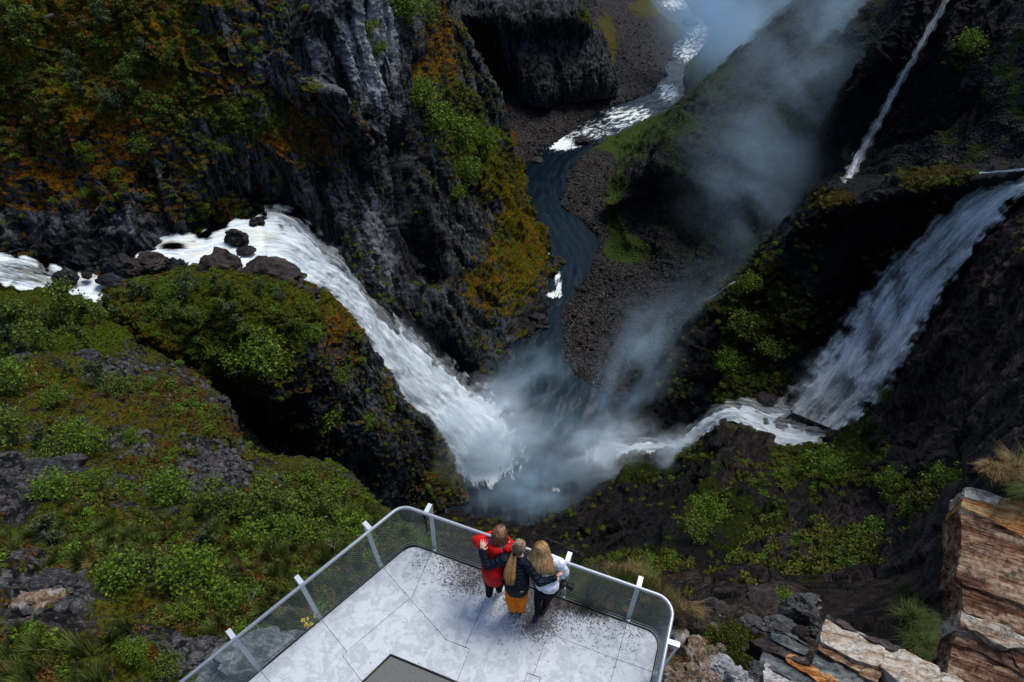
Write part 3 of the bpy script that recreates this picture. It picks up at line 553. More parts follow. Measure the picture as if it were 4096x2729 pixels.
flow_sheet('spray_veil', wider(fallL[8:], 0.16), 240, 50, M_veil, None, None, basef=0.86, wave=1.5, wl=0.2, edge=0.75, bulge=1.5, lift=2.2, end=0.8, parent=wfl)
flow_sheet('spray_veil', wider(fallR, 0.16), 220, 60, M_veil, None, None, basef=0.86, wave=1.2, wl=0.2, edge=0.6, bulge=1.0, lift=4.6, parent=wfr)
flow_sheet('spray_veil', wider(stream, 0.30), 160, 40, M_veil, None, None, basef=0.84, wave=1.0, wl=0.3, edge=0.7, bulge=1.2, lift=1.4, parent=wfs)
# ---------------------------------------------------------------- viewing platform
def V2(x, y): p = P(x, y, 10.0); return Vector((p[0], p[1]))
def inset(poly, w):
    n = len(poly); ar = sum(poly[i].x * poly[(i + 1) % n].y - poly[(i + 1) % n].x * poly[i].y for i in range(n))
    if ar < 0: poly = poly[::-1]
    out = []
    for i in range(n):
        a, b, c = poly[i - 1], poly[i], poly[(i + 1) % n]
        e1 = (b - a).normalized(); e2 = (c - b).normalized(); n1 = Vector((-e1.y, e1.x)); n2 = Vector((-e2.y, e2.x))
        m = n1 + n2; m = m / max(0.2, m.dot(n1)) if m.length > 1e-6 else n1
        out.append(b + m * w)
    return out
def prism(name, poly, z0, z1, mat, parent, bev=0.0):
    n = len(poly); V = [(p.x, p.y, z0) for p in poly] + [(p.x, p.y, z1) for p in poly]
    F = [list(range(n))[::-1], list(range(n, 2 * n))] + [[i, (i + 1) % n, n + (i + 1) % n, n + i] for i in range(n)]
    return mesh_obj(name, V, F, mat, parent)
def deck_mat():
    t = NT('weathered_pale_deck'); pos = t.n('NewGeometry').outputs['Position']
    a = t.noise(pos, 4.5, 9, 0.72, 0.8); b = t.noise(pos, 11, 5, 0.65, 0.6); c = t.noise(pos, 60, 3, 0.6)
    col = t.mix(t.rng(a, 0.46, 0.54), (0.36, 0.375, 0.39), (0.46, 0.475, 0.49))
    col = t.mix(t.rng(b, 0.5, 0.62, 0, 0.4), col, (0.52, 0.535, 0.55))
    at = t.n('Attribute', attribute_name='dirt').outputs['Fac']
    d = t.math('MULTIPLY_ADD', at, 1.0, t.math('MULTIPLY_ADD', t.noise(pos, 28, 5, 0.8, 1.6), 1.0, -0.86))
    sp = t.rng(d, 0.0, 0.09)
    col = t.mix(t.math('MULTIPLY', sp, 0.88), col, (0.035, 0.02, 0.014))
    fl = t.n('TexVoronoi', i={'Vector': pos, 'Scale': 46.0}); sep = t.n('SeparateColor', i={0: fl.outputs['Color']}).outputs[0]
    dots = t.math('MULTIPLY', t.rng(fl.outputs['Distance'], 0.26, 0.14), t.math('GREATER_THAN', t.math('ADD', sep, at), 1.05))
    col = t.mix(t.math('MULTIPLY', dots, 0.8), col, (0.04, 0.03, 0.025))
    return t.done(t.bsdf(col, 0.62, 0.35, t.bump(t.math('ADD', c, sp), 0.004)))
M_deck = deck_mat()
M_galv = plain('galvanised_steel', (0.36, 0.38, 0.40), 0.42, 0.5, 0.14, 26, 0.001, 0.55)
M_post = plain('galvanised_post', (0.46, 0.49, 0.51), 0.5, 0.5, 0.10, 40, 0.0005, 0.35)
M_trim = plain('dark_edge_steel', (0.07, 0.08, 0.085), 0.45, 0.5, 0.3, 20, 0, 0.3)
M_wire = plain('net_wire', (0.22, 0.25, 0.26), 0.45, 0.5, 0.0, 10, 0, 0.4)
M_blackedge = plain('black_rubber_edge', (0.012, 0.013, 0.015), 0.45, 0.4, 0.2, 30)
M_conc = plain('grey_asphalt_fill', (0.13, 0.128, 0.12), 0.9, 0.2, 0.5, 90, 0.01)
plat = empty('viewing_platform', (0, 3.5, 0)); tag(plat, 'pale speckled viewing platform jutting out over the gorge', 'viewing platform')
PM = {'parent': plat}
def child(o, par):
    o.parent = par; o.matrix_parent_inverse = Matrix.Translation(-Vector(par.location)) if par.rotation_euler[2] == 0 else par.matrix_basis.inverted(); return o
C1 = V2(1655, 2176); C2 = V2(2640, 2541)
dF = (C2 - C1).normalized(); nF = Vector((-dF.y, dF.x))
dL = (V2(1300, 2465.6) - V2(1624, 2192)).normalized(); nL = Vector((dL.y, -dL.x))
nL = nL if nL.x < 0 else -nL
dR = (V2(2603, 2729) - V2(2638, 2560)).normalized(); nR = Vector((-dR.y, dR.x)); nR = nR if nR.x > 0 else -nR
def isect(p, d, q, e):
    c = d.x * e.y - d.y * e.x; t = ((q.x - p.x) * e.y - (q.y - p.y) * e.x) / c; return p + d * t
C1 = isect(V2(1624, 2192), dL, V2(1735, 2209.6), (V2(2614, 2528.6) - V2(1735, 2209.6)))
dF = (V2(2614, 2528.6) - V2(1735, 2209.6)).normalized(); nF = Vector((-dF.y, dF.x))
C2 = isect(V2(2638, 2560), dR, V2(1735, 2209.6), dF)
def edge_path(off, rad=0.2, nseg=10, ll=6.0, lr=3.0):
    """left end -> left corner -> right corner -> right end, off metres outside the deck rim"""
    a = C1 + nL * off; b = C1 + nF * off; c1 = isect(a, dL, b, dF); c2 = isect(C2 + nF * off, dF, C2 + nR * off, dR)
    r = rad + max(off, 0)
    def arc(c, din, dout):
        th = math.acos(max(-1, min(1, din.dot(dout)))); t = r * math.tan(th / 2); p0 = c - din * t; p1 = c + dout * t; res = []
        bis = (dout - din).normalized(); cen = c + bis * (r / math.cos(th / 2))
        a0 = math.atan2(p0.y - cen.y, p0.x - cen.x); a1 = math.atan2(p1.y - cen.y, p1.x - cen.x)
        while a1 - a0 > math.pi: a1 -= 2 * math.pi
        while a1 - a0 < -math.pi: a1 += 2 * math.pi
        for k in range(nseg + 1):
            q = a0 + (a1 - a0) * k / nseg; res.append(Vector((cen.x + r * math.cos(q), cen.y + r * math.sin(q))))
        return res
    return [c1 + dL * ll] + arc(c1, -dL, dF) + arc(c2, dF, dR) + [c2 + dR * lr]
rim = edge_path(-0.004)
panels = [
 [(1655,2150),(1729.7,2200),(1643.7,2400),(1638,2394),(1530,2269)],
 [(1729.7,2200),(1995,2275),(1860,2588),(1786,2560),(1643.7,2400)],
 [(1995,2275),(2250,2370),(2191,2533),(2134,2700),(2110,2692.5),(2060,2830),(1790,2830),(1826.5,2729),(1879,2597),(1860,2588)],
 [(2250,2370),(2515,2465),(2468,2637.6),(2191,2533)],
 [(2191,2533),(2468,2637.6),(2410,2840),(2130,2830),(2162,2712),(2134,2700)],
 [(2515,2465),(2720,2540),(2660,2706),(2468,2637.6)],
 [(2468,2637.6),(2660,2706),(2620,2850),(2410,2840)],
 [(1530,2269),(1638,2394),(1386.5,2607),(1280,2471)],
 [(1638,2394),(1643.7,2400),(1786,2560),(1879,2597),(1826.5,2729),(1563,2619.5),(1449,2729),(1371,2624),(1386.5,2607)],
 [(1280,2471),(1386.5,2607),(1371,2624),(1449,2729),(1330,2850),(1180,2850),(1030,2670)],
 [(1030,2670),(1180,2850),(1100,3000),(700,3000)],
 [(2110,2692.5),(2162,2712),(2130,2830),(2060,2830)]]
def clip_rim(poly):
    """keep the part of a panel that lies inside the rim (half planes)"""
    for (p0, n) in ((C1 + nL * -0.006, nL), (C1 + nF * -0.006, nF), (C2 + nR * -0.006, nR)):
        out = []
        for i in range(len(poly)):
            a, b = poly[i], poly[(i + 1) % len(poly)]; da = (a - p0).dot(n); db = (b - p0).dot(n)
            if da <= 0: out.append(a)
            if da * db < 0: out.append(a + (b - a) * (da / (da - db)))
        poly = out
    return poly
def round_corner(poly, c, r):
    out = []
    for i, b in enumerate(poly):
        if (b - c).length < 0.03:
            a, d = poly[i - 1], poly[(i + 1) % len(poly)]; e1 = (a - b).normalized(); e2 = (d - b).normalized()
            for k in range(8):
                t = k / 7; p = b + e1 * r; q = b + e2 * r; out.append(p * (1 - t) ** 2 + b * 2 * t * (1 - t) + q * t * t)
        else: out.append(b)
    return out
for k, pp in enumerate(panels):
    if k == 8: continue
    poly = clip_rim([V2(*q) for q in pp]); poly = inset(poly, 0.003)
    poly = round_corner(poly, C1, 0.19); poly = round_corner(poly, C2, 0.19)
    o = prism('deck_panel', poly, -0.02, 0.0, M_deck, None); child(o, plat)
o = prism('deck_panel', inset([V2(*q) for q in panels[8]], 0.003), -0.02, 0.0, M_deck, None); child(o, plat)
# finer top so that dirt can be stored on it: dirt attribute by distance from rim
def dirt_paint(o):
    bm = bmesh.new(); bm.from_mesh(o.data)
    top = [f for f in bm.faces if f.normal.z > 0.9]; bmesh.ops.triangulate(bm, faces=top)
    for _ in range(4):
        es = [e for e in bm.edges if e.calc_length() > 0.12 and abs(e.verts[0].co.z) < 1e-4 and abs(e.verts[1].co.z) < 1e-4]
        if not es: break
        bmesh.ops.subdivide_edges(bm, edges=es, cuts=1, use_grid_fill=False)
        bmesh.ops.triangulate(bm, faces=[f for f in bm.faces if f.normal.z > 0.9 and len(f.verts) > 3])
    bm.to_mesh(o.data); bm.free(); me = o.data
    co = np.zeros(len(me.vertices) * 3); me.vertices.foreach_get('co', co); co = co.reshape(-1, 3)
    df = np.abs((co[:, :2] - np.array(C1)) @ np.array(nF)); dl = np.abs((co[:, :2] - np.array(C1)) @ np.array(nL)); sx = (co[:, :2] - np.array(C1)) @ np.array(dF)
    d = np.exp(-(df / 0.16) ** 2) * (0.20 + 0.14 * np.exp(-((sx - 2.3) / 0.9) ** 2)) + np.exp(-(dl / 0.07) ** 2) * 0.2
    d += 0.30 * np.exp(-((sx - 1.0) / 0.5) ** 2 - ((df - 0.3) / 0.25) ** 2) + 0.30 * np.exp(-((sx - 2.2) / 0.5) ** 2 - ((df - 0.45) / 0.4) ** 2)
    d += 0.17 * np.exp(-((sx - 2.2) / 1.4) ** 2 - (df / 1.0) ** 2) + 0.04
    a = me.attributes.new('dirt', 'FLOAT', 'POINT'); a.data.foreach_set('value', d.astype(np.float32))
for o in list(plat.children): dirt_paint(o)
sub = [Vector(p) for p in edge_path(-0.012)]
o = prism('sub_frame', [Vector((q.x, q.y)) for q in sub], -0.06, -0.024, M_blackedge, None); child(o, plat)
pit = [V2(1563, 2619.5), V2(1826.5, 2729), V2(1780, 2900), V2(1300, 2900), V2(1449, 2729)]
o = prism('asphalt_fill', inset(pit, 0.015), -0.02, -0.006, M_conc, None); child(o, plat)
def tube(name, pts, rad, mat, n=8, closed=False, taper=None, caps=True):
    V = []; F = []; pts = [Vector(p) for p in pts]; up = Vector((0, 0, 1)); m = len(pts)
    for i, p in enumerate(pts):
        d = (pts[min(i + 1, m - 1)] - pts[max(i - 1, 0)]).normalized()
        a = d.cross(up); a = a.normalized() if a.length > 1e-3 else Vector((1, 0, 0)); b = d.cross(a).normalized()
        r = rad if taper is None else taper[i]
        for k in range(n): t = 2 * math.pi * k / n; V.append(p + a * (r * math.cos(t)) + b * (r * math.sin(t)))
    for i in range(m - 1):
        for k in range(n): F.append([i * n + k, i * n + (k + 1) % n, (i + 1) * n + (k + 1) % n, (i + 1) * n + k])
    if caps: F += [list(range(n))[::-1], [(m - 1) * n + k for k in range(n)]]
    if name is None: return V, F
    return mesh_obj(name, V, F, mat, None, smooth=True)
for a, b in ((1449, 2729), (1826.5, 2729)):
    q0 = V2(1563, 2619.5); q1 = q0 + (V2(a, b) - q0) * 1.8
    child(tube('black_border', [(q0.x, q0.y, 0.004), (q1.x, q1.y, 0.004)], 0.013, M_blackedge), plat)
# screws
sc_me = None
for (x, y) in [(1612,2490),(1562,2604),(1699,2468),(1746,2519),(1782,2558),(1674,2653),(1620,2372),(1650,2388),(1636,2405),(1780,2600),(1704,2610),(1482,2652)]:
    p = V2(x, y)
    if sc_me is None: o = tube('screw', [(0, 0, 0), (0, 0, 0.0035)], 0.007, M_blackedge); sc_me = o.data
    else: o = link(bpy.data.objects.new('screw', sc_me))
    o.location = (p.x, p.y, 0.0003); child(o, plat)
def strip(name, path, z0, z1, w, mat):
    """upright bar that follows a path"""
    V = []; F = []; m = len(path)
    for i, p in enumerate(path):
        d = (path[min(i + 1, m - 1)] - path[max(i - 1, 0)]).normalized(); n = Vector((-d.y, d.x))
        for (o, z) in ((-w / 2, z0), (w / 2, z0), (w / 2, z1), (-w / 2, z1)): V.append((p.x + n.x * o, p.y + n.y * o, z))
    for i in range(m - 1):
        for k in range(4): F.append([i * 4 + k, i * 4 + (k + 1) % 4, (i + 1) * 4 + (k + 1) % 4, (i + 1) * 4 + k])
    F += [[0, 1, 2, 3], [4 * m - 1, 4 * m - 2, 4 * m - 3, 4 * m - 4]]
    return mesh_obj(name, V, F, mat)
child(strip('edge_trim', edge_path(0.008), -0.12, 0.035, 0.010, M_trim), plat)
# ---- railing
rail = empty('railing', (0, 4, 0)); tag(rail, 'grey steel railing with wire net round the edge of the viewing platform', 'railing')
top = edge_path(0.0, 0.24, 12)
child(tube('top_rail', [(p.x, p.y, 1.2) for p in top], 0.0245, M_galv, 12), rail)
child(tube('bottom_rail', [(p.x, p.y, 0.05) for p in edge_path(0.03, 0.2)], 0.007, M_trim, 6), rail)
posts = [(V2(1050, 2695), dL, nL), (V2(1296, 2491), dL, nL), (V2(1535, 2275), dL, nL), (V2(1729.7, 2212), dF, nF), (V2(1990, 2305), dF, nF), (V2(2247, 2399), dF, nF), (V2(2507, 2496), dF, nF), (V2(2606.6, 2690), dR, nR)]
def post(pp, d, n):
    b = pp - n * ((pp - (C1 if n is not nR else C2)).dot(n))
    prof = [(0.0, 0.0), (0.075, 0.0), (0.155, 1.225), (0.012, 1.225), (0.012, 1.213), (0.141, 1.213), (0.063, 0.014), (0.0, 0.014)]
    V = []; w = 0.032
    for s in (-w, w):
        for (o, z) in prof: q = b + n * o + d * s; V.append((q.x, q.y, z))
    k = len(prof); F = [[i, (i + 1) % k, k + (i + 1) % k, k + i] for i in range(k)]
    F += [[0, 1, 6, 7], [1, 2, 5, 6], [2, 3, 4, 5]]; F += [[7 + k, 6 + k, 1 + k, 0 + k], [6 + k, 5 + k, 2 + k, 1 + k], [5 + k, 4 + k, 3 + k, 2 + k]]
    o = mesh_obj('post', V, F, M_post); bm = bmesh.new(); bm.from_mesh(o.data); bmesh.ops.recalc_face_normals(bm, faces=bm.faces); bm.to_mesh(o.data); bm.free()
    child(o, rail)
for q in posts: post(*q)
# wire net: one panel for each bay
full = edge_path(0.02, 0.22, 16); L = [0.0]
for a, b in zip(full[:-1], full[1:]): L.append(L[-1] + (b - a).length)
def at_len(s):
    for i in range(len(L) - 1):
        if s <= L[i + 1] or i == len(L) - 2:
            f = (s - L[i]) / (L[i + 1] - L[i]); return full[i].lerp(full[i + 1], f)
def len_of(pt): return min(range(0, int(L[-1] * 200)), key=lambda k: (at_len(k / 200) - pt).length) / 200
cuts = sorted([len_of(q[0]) for q in posts]); cuts = [max(0, cuts[0] - 1.45)] + cuts + [min(L[-1], cuts[-1] + 1.2)]
cw, chh, zb, zt, wr = 0.044, 0.058, 0.055, 1.178, 0.0016
for s0, s1 in zip(cuts[:-1], cuts[1:]):
    V = []; F = []; nc = int((s1 - s0) / cw); nr = int((zt - zb) / (chh / 2))
    def node(i, j):
        s = s0 + cw * (i + (0.5 if j % 2 else 0)); p = at_len(min(s, L[-1] - 1e-3)); z = zb + (zt - zb) * j / nr; return Vector((p.x, p.y, z))
    for i in range(nc):
        for j in range(nr):
            a = node(i, j)
            for b in ((node(i, j + 1), node(i - 1, j + 1)) if j % 2 == 0 else (node(i, j + 1), node(i + 1, j + 1))):
                d = (b - a).normalized(); u = d.cross(Vector((0, 0, 1))).normalized() * wr; v = d.cross(u).normalized() * wr; k = len(V)
                for q in (a, b): V += [q + u, q - u * 0.5 + v * 0.87, q - u * 0.5 - v * 0.87]
                F += [[k, k + 1, k + 4, k + 3], [k + 1, k + 2, k + 5, k + 4], [k + 2, k, k + 3, k + 5]]
    child(mesh_obj('net_panel', V, F, M_wire), rail)
# leaves, twigs and soil lying on the deck
rnd = random.Random(5); V = []; F = []
for k in range(1700):
    sx = rnd.uniform(0.1, 3.8); df = min(abs(rnd.gauss(0, 0.22)), 1.5) + 0.02
    if rnd.random() < 0.35: sx = rnd.gauss(2.3, 0.45); df = abs(rnd.gauss(0.3, 0.3)) + 0.03
    if rnd.random() < 0.12: sx = rnd.gauss(1.0, 0.3); df = abs(rnd.gauss(0.25, 0.15)) + 0.03
    if not 0.05 < sx < 3.75: continue
    p = C1 + dF * sx - nF * df
    if (p - C2).dot(nR) > -0.05: continue
    a = rnd.uniform(0, 6.28); l = rnd.uniform(0.006, 0.028); w = rnd.uniform(0.002, 0.005)
    u = Vector((math.cos(a), math.sin(a))); v = Vector((-u.y, u.x)); i = len(V)
    c = p + v * rnd.uniform(-0.006, 0.006)
    for (q, z) in ((p - u * l, 0.0012), (p + u * l, 0.0012), (c + v * w, 0.002 + w * 0.7)): V.append((q.x, q.y, z))
    V.append((c.x - v.x * w, c.y - v.y * w, 0.0012)); F += [[i, i + 3, i + 2], [i + 3, i + 1, i + 2], [i, i + 2, i + 1], [i, i + 1, i + 3]]
M_litter = plain('brown_litter', (0.045, 0.026, 0.017), 0.9, 0.2, 0.5, 30)
tag(mesh_obj('leaf_litter', V, F, M_litter), 'brown soil crumbs and dead leaves strewn on the platform floor', 'litter', None, 'stuff')
# ---------------------------------------------------------------- people
def J3(x, y, z): return Vector(P(x, y, HC - z))
def skin_mesh(name, segs, mat, voxel=0.012, balls=(), smooth=4, cuts=()):
    """one continuous surface grown over tapered limbs (a, b, ra, rb[, flatten]) and ellipsoids (centre, (rx, ry, rz), yaw)"""
    bm = bmesh.new()
    def ball(c, r, M=None):
        mt = Matrix.Translation(c) @ (M if M else Matrix.Identity(4)) @ Matrix.Diagonal((r[0], r[1], r[2], 1))
        bmesh.ops.create_icosphere(bm, subdivisions=2, radius=1.0, matrix=mt)
    for s in segs:
        a, b, ra, rb = s[:4]; n = max(2, int((b - a).length / (0.42 * max(ra, rb))) + 1)
        sx = s[4] if len(s) > 4 else None
        for k in range(n + 1):
            t = k / n; r = ra + (rb - ra) * t; c = a.lerp(b, t)
            if sx: ball(c, (r * sx[0], r * sx[1], r * sx[2]), Matrix.Rotation(sx[3], 4, 'Z'))
            else: ball(c, (r, r, r))
    for (c, r, yaw) in balls: ball(c, r, Matrix.Rotation(yaw, 4, 'Z'))
    me = bpy.data.meshes.new(name); bm.to_mesh(me); bm.free(); o = bpy.data.objects.new(name, me); S.collection.objects.link(o)
    m = o.modifiers.new('r', 'REMESH'); m.mode = 'VOXEL'; m.voxel_size = voxel; m.use_smooth_shade = True
    if smooth: sm = o.modifiers.new('s', 'SMOOTH'); sm.iterations = smooth; sm.factor = 0.6
    dg = bpy.context.evaluated_depsgraph_get(); me2 = bpy.data.meshes.new_from_object(o.evaluated_get(dg))
    o.modifiers.clear(); o.data = me2; me2.materials.clear(); me2.materials.append(mat); me2.name = name
    return o
def wrinkle(o, amp, sc=(9, 9, 9), seed=0, quilt=None):
    me = o.data; co = np.zeros(len(me.vertices) * 3, np.float32); me.vertices.foreach_get('co', co); co = co.reshape(-1, 3)
    no = np.zeros(len(me.vertices) * 3, np.float32); me.vertices.foreach_get('normal', no); no = no.reshape(-1, 3)
    d = ridged(co * np.array(sc), 3, seed) * amp
    co = co + no * d[:, None]; me.vertices.foreach_set('co', co.ravel()); me.update()
def cloth(name, col, rough=0.75, quilt=0.0, sheen=0.0):
    t = NT(name); pos = t.n('TexCoord').outputs['Object']; nz = t.noise(pos, 14, 4, 0.6); wv = t.noise(pos, 160, 2)
    c = t.mix(t.rng(nz, 0.35, 0.7), tuple(x * 0.72 for x in col), tuple(min(1, x * 1.15) for x in col))
    h = t.math('MULTIPLY_ADD', wv, 0.08, nz)
    if quilt:
        w = t.n('TexWave', wave_type='BANDS', bands_direction='Z', i={'Vector': pos, 'Scale': quilt, 'Distortion': 1.2}); h = t.math('ADD', h, w.outputs['Fac'])
    return t.done(t.bsdf(c, rough, 0.14, t.bump(h, 0.012 if quilt else 0.007, 0.8)))
M_skin = plain('skin', (0.50, 0.29, 0.22), 0.5, 0.4, 0.1, 30)
M_red = cloth('red_jacket_cloth', (0.46, 0.004, 0.004), 0.6)
M_navy = cloth('navy_down_jacket', (0.003, 0.007, 0.014), 0.6, 9.0)
M_black = cloth('black_trouser_cloth', (0.002, 0.0025, 0.004), 0.9)
M_orange = cloth('orange_trouser_cloth', (0.68, 0.17, 0.004), 0.8)
M_white = cloth('white_knit', (0.66, 0.68, 0.74), 0.9)
M_scarf = cloth('blue_scarf_cloth', (0.012, 0.13, 0.20), 0.9)
M_lining = cloth('patterned_lining', (0.06, 0.07, 0.12), 0.9)
M_shoew = plain('white_leather', (0.5, 0.52, 0.55), 0.5, 0.4, 0.1)
M_boot = plain('brown_boot_leather', (0.07, 0.03, 0.03), 0.6, 0.4, 0.5, 40)
M_shoep = plain('black_purple_mesh', (0.014, 0.008, 0.018), 0.7, 0.3, 0.6, 60)
M_sole = plain('rubber_sole', (0.02, 0.02, 0.022), 0.7)
def hair_mat(name, a, b, c):
    t = NT(name); at = t.n('Attribute', attribute_name='strand').outputs['Fac']; pos = t.n('TexCoord').outputs['Object']
    n = t.math('MULTIPLY_ADD', t.noise(pos, 22, 3), 0.7, t.math('MULTIPLY', at, 0.5))
    return t.done(t.bsdf(t.ramp(n, [(0.25, a), (0.55, b), (0.85, c)]), 0.42, 0.45))
H_brown = hair_mat('brown_hair', (0.030, 0.010, 0.004), (0.12, 0.045, 0.015), (0.30, 0.145, 0.06))
H_ash = hair_mat('ash_blond_hair', (0.04, 0.022, 0.012), (0.14, 0.085, 0.045), (0.32, 0.215, 0.13))
H_gold = hair_mat('golden_ponytail_hair', (0.08, 0.028, 0.007), (0.28, 0.115, 0.030), (0.48, 0.24, 0.08))
H_blond = hair_mat('blond_hair', (0.12, 0.050, 0.015), (0.36, 0.18, 0.058), (0.62, 0.38, 0.17))
def strands(name, paths, mat, w=0.004):
    """locks of hair: each a tapered ribbon folded lengthwise"""
    V = []; F = []; A = []; rr = random.Random(len(paths))
    for p in paths:
        n = len(p); s = rr.random(); ww = w * rr.uniform(0.6, 1.5)
        for i, q in enumerate(p):
            d = (p[min(i + 1, n - 1)] - p[max(i - 1, 0)]).normalized(); sd_ = d.cross(Vector((0.1, -0.9, 0.5))).normalized(); up = sd_.cross(d)
            t = i / (n - 1); k = ww * (1.0 - 0.75 * t ** 3)
            V += [q - sd_ * k, q + up * k * 0.8, q + sd_ * k]; A += [s, s, s]
            if i: b = len(V) - 6; F += [[b, b + 1, b + 4, b + 3], [b + 1, b + 2, b + 5, b + 4]]
    o = mesh_obj(name, V, F, mat, None, smooth=True); a = o.data.attributes.new('strand', 'FLOAT', 'POINT'); a.data.foreach_set('value', np.array(A, np.float32)); return o
def fingers(wrist, palm_dir, spread_dir, curl_dir, size=0.17):
    """palm, four unequal bent fingers and a thumb"""
    pd, sd_, cd = palm_dir.normalized(), spread_dir.normalized(), curl_dir.normalized(); s = size
    pc = wrist + pd * s * 0.45; segs = [(wrist, pc, 0.022, 0.026)]
    segs += [(wrist + sd_ * s * o * 0.4, pc + sd_ * s * o, 0.016, 0.014) for o in (-0.16, 0.0, 0.16)]
    for o, ln in ((-0.21, 0.36), (-0.07, 0.43), (0.07, 0.41), (0.21, 0.32)):
        a = pc + sd_ * s * o; b = a + (pd + cd * 0.15 + sd_ * o * 0.9) * s * ln * 0.5; c = b + (pd + cd * 0.5 + sd_ * o * 0.9) * s * ln * 0.35; e = c + (pd * 0.8 + cd * 0.9) * s * ln * 0.22
        segs += [(a, b, 0.0095, 0.0088), (b, c, 0.0088, 0.008), (c, e, 0.008, 0.0068)]
    a = wrist + pd * s * 0.12 + sd_ * s * 0.12; b = a + (sd_ * 0.9 + pd * 0.55) * s * 0.24; c = b + (pd + sd_ * 0.3 + cd * 0.3) * s * 0.2
    segs += [(a, b, 0.0125, 0.0105), (b, c, 0.0105, 0.008)]
    return segs
def face_bits(hc, fwd):
    """nose, ears, brow and chin as part of the continuous body"""
    r = fwd.cross(Vector((0, 0, 1))).normalized(); u = r.cross(fwd).normalized()
    return [(hc, (0.073, 0.092, 0.105), math.atan2(-fwd.x, fwd.y)), (hc + fwd * 0.055 - u * 0.065, (0.045, 0.045, 0.045), 0), (hc + fwd * 0.10 - u * 0.012, (0.012, 0.018, 0.02), 0),
            (hc + r * 0.075, (0.011, 0.018, 0.028), 0), (hc - r * 0.075, (0.011, 0.018, 0.028), 0), (hc + fwd * 0.092 - u * 0.052, (0.022, 0.009, 0.007), 0)]
def face_parts(person, hc, fwd):
    r = fwd.cross(Vector((0, 0, 1))).normalized(); u = r.cross(fwd).normalized()
    for s in (-1, 1):
        bm = bmesh.new(); bmesh.ops.create_uvsphere(bm, u_segments=10, v_segments=8, radius=0.012, matrix=Matrix.Translation(hc + fwd * 0.08 + r * 0.031 * s + u * 0.008)); me = bpy.data.meshes.new('eye'); bm.to_mesh(me); bm.free()
        me.materials.append(plain('eye_white', (0.5, 0.5, 0.5), 0.2)); child(link(bpy.data.objects.new('eye', me)), person)
def shoe(person, heel, toe, mat, name='shoe', white=False):
    d = (toe - heel); d.z = 0; d = d.normalized(); L_ = 0.255; r = Vector((d.y, -d.x, 0)); h = Vector((heel.x, heel.y, 0.0))
    S0 = [(h + d * 0.045 + Vector((0, 0, 0.05)), h + d * (L_ - 0.05) + Vector((0, 0, 0.037)), 0.040, 0.036), (h + d * 0.04 + Vector((0, 0, 0.05)), h + d * 0.07 + Vector((0, 0, 0.095)), 0.040, 0.038)]
    o = skin_mesh(name, S0, mat, 0.009, smooth=2)
    for v in o.data.vertices: v.co.z = max(v.co.z, 0.018)
    child(o, person)
    # sole follows the shoe outline
    pts = []
    for k in range(18):
        a = 2 * math.pi * k / 18; w = 0.040 + 0.006 * math.cos(a); q = h + d * (L_ / 2 + math.cos(a) * (L_ / 2 + 0.004)) + r * (math.sin(a) * w)
        pts.append(Vector((q.x, q.y)))
    child(prism('sole', pts, 0.001, 0.024, M_shoew if white else M_sole, None), o)
    return o
UP = Vector((0, 0, 1)); yawF = math.atan2(-nF.x, nF.y); F3 = Vector((nF.x, nF.y, 0)); R3 = Vector((dF.x, dF.y, 0))
def person_root(x, y, label):
    p = J3(x, y, 0); e = empty('person', (p.x, p.y, 0)); tag(e, label, 'person', 'three friends leaning on the railing'); return e
def interp(pts, n):
    a = cr([list(p) for p in pts], n); return [Vector(q) for q in a]
# ---------------- woman in red
L_ = person_root(1978, 2388, 'person in red jacket, teal scarf and black trousers, left of the three at the railing')
hc = J3(1999, 2134, 1.55); fw = (F3 * 0.93 + R3 * 0.25 - UP * 0.35).normalized()
nk = J3(1990, 2172, 1.40); ls = J3(1925, 2180, 1.34); rs = J3(2028, 2196, 1.34); le = J3(1906, 2160, 1.18); re_ = J3(2052, 2188, 1.16)
lh = J3(1972, 2135, 1.14); rh = J3(2012, 2140, 1.14); ch = J3(1978, 2205, 1.22); pv = J3(1974, 2300, 0.90)
lhip = pv - R3 * 0.085; rhip = pv + R3 * 0.085; lk = J3(1960, 2342, 0.48); rk = J3(1997, 2336, 0.48); la = J3(1957, 2386, 0.09); ra = J3(1996, 2366, 0.09)
body = skin_mesh('body', [(nk, hc, 0.05, 0.052), (nk, ch, 0.06, 0.11), (ch, pv, 0.12, 0.125), (ls, le, 0.045, 0.036), (le, lh, 0.036, 0.026), (rs, re_, 0.045, 0.036), (re_, rh, 0.036, 0.026), (nk, ls, 0.05, 0.05), (nk, rs, 0.05, 0.05),
  (lhip, lk, 0.08, 0.052), (lk, la, 0.05, 0.033), (rhip, rk, 0.08, 0.052), (rk, ra, 0.05, 0.033)] + fingers(lh, F3 * 0.5 + R3 * 0.5, F3, -UP, 0.15) + fingers(rh, F3 * 0.8 - R3 * 0.4, R3, -UP, 0.15), M_skin, 0.0085, balls=face_bits(hc, fw), smooth=2)
child(body, L_); face_parts(L_, hc, fw)
o = skin_mesh('jacket', [(nk - UP * 0.07, ch, 0.105, 0.155, (1.15, 0.9, 1.0, yawF)), (ch, pv + UP * 0.12, 0.155, 0.165, (1.1, 0.85, 1, yawF)), (pv + UP * 0.12, pv - UP * 0.06, 0.165, 0.155, (1.05, 0.85, 1, yawF)), (nk - UP * 0.05, ls, 0.085, 0.082), (nk - UP * 0.05, rs, 0.085, 0.082), (ls, le, 0.080, 0.066), (le, lh, 0.064, 0.045), (rs, re_, 0.080, 0.066), (re_, rh, 0.064, 0.045),
  (nk - F3 * 0.10 - UP * 0.02, ch - F3 * 0.07, 0.085, 0.09, (1.25, 0.7, 0.8, yawF))], M_red, 0.012, smooth=5)
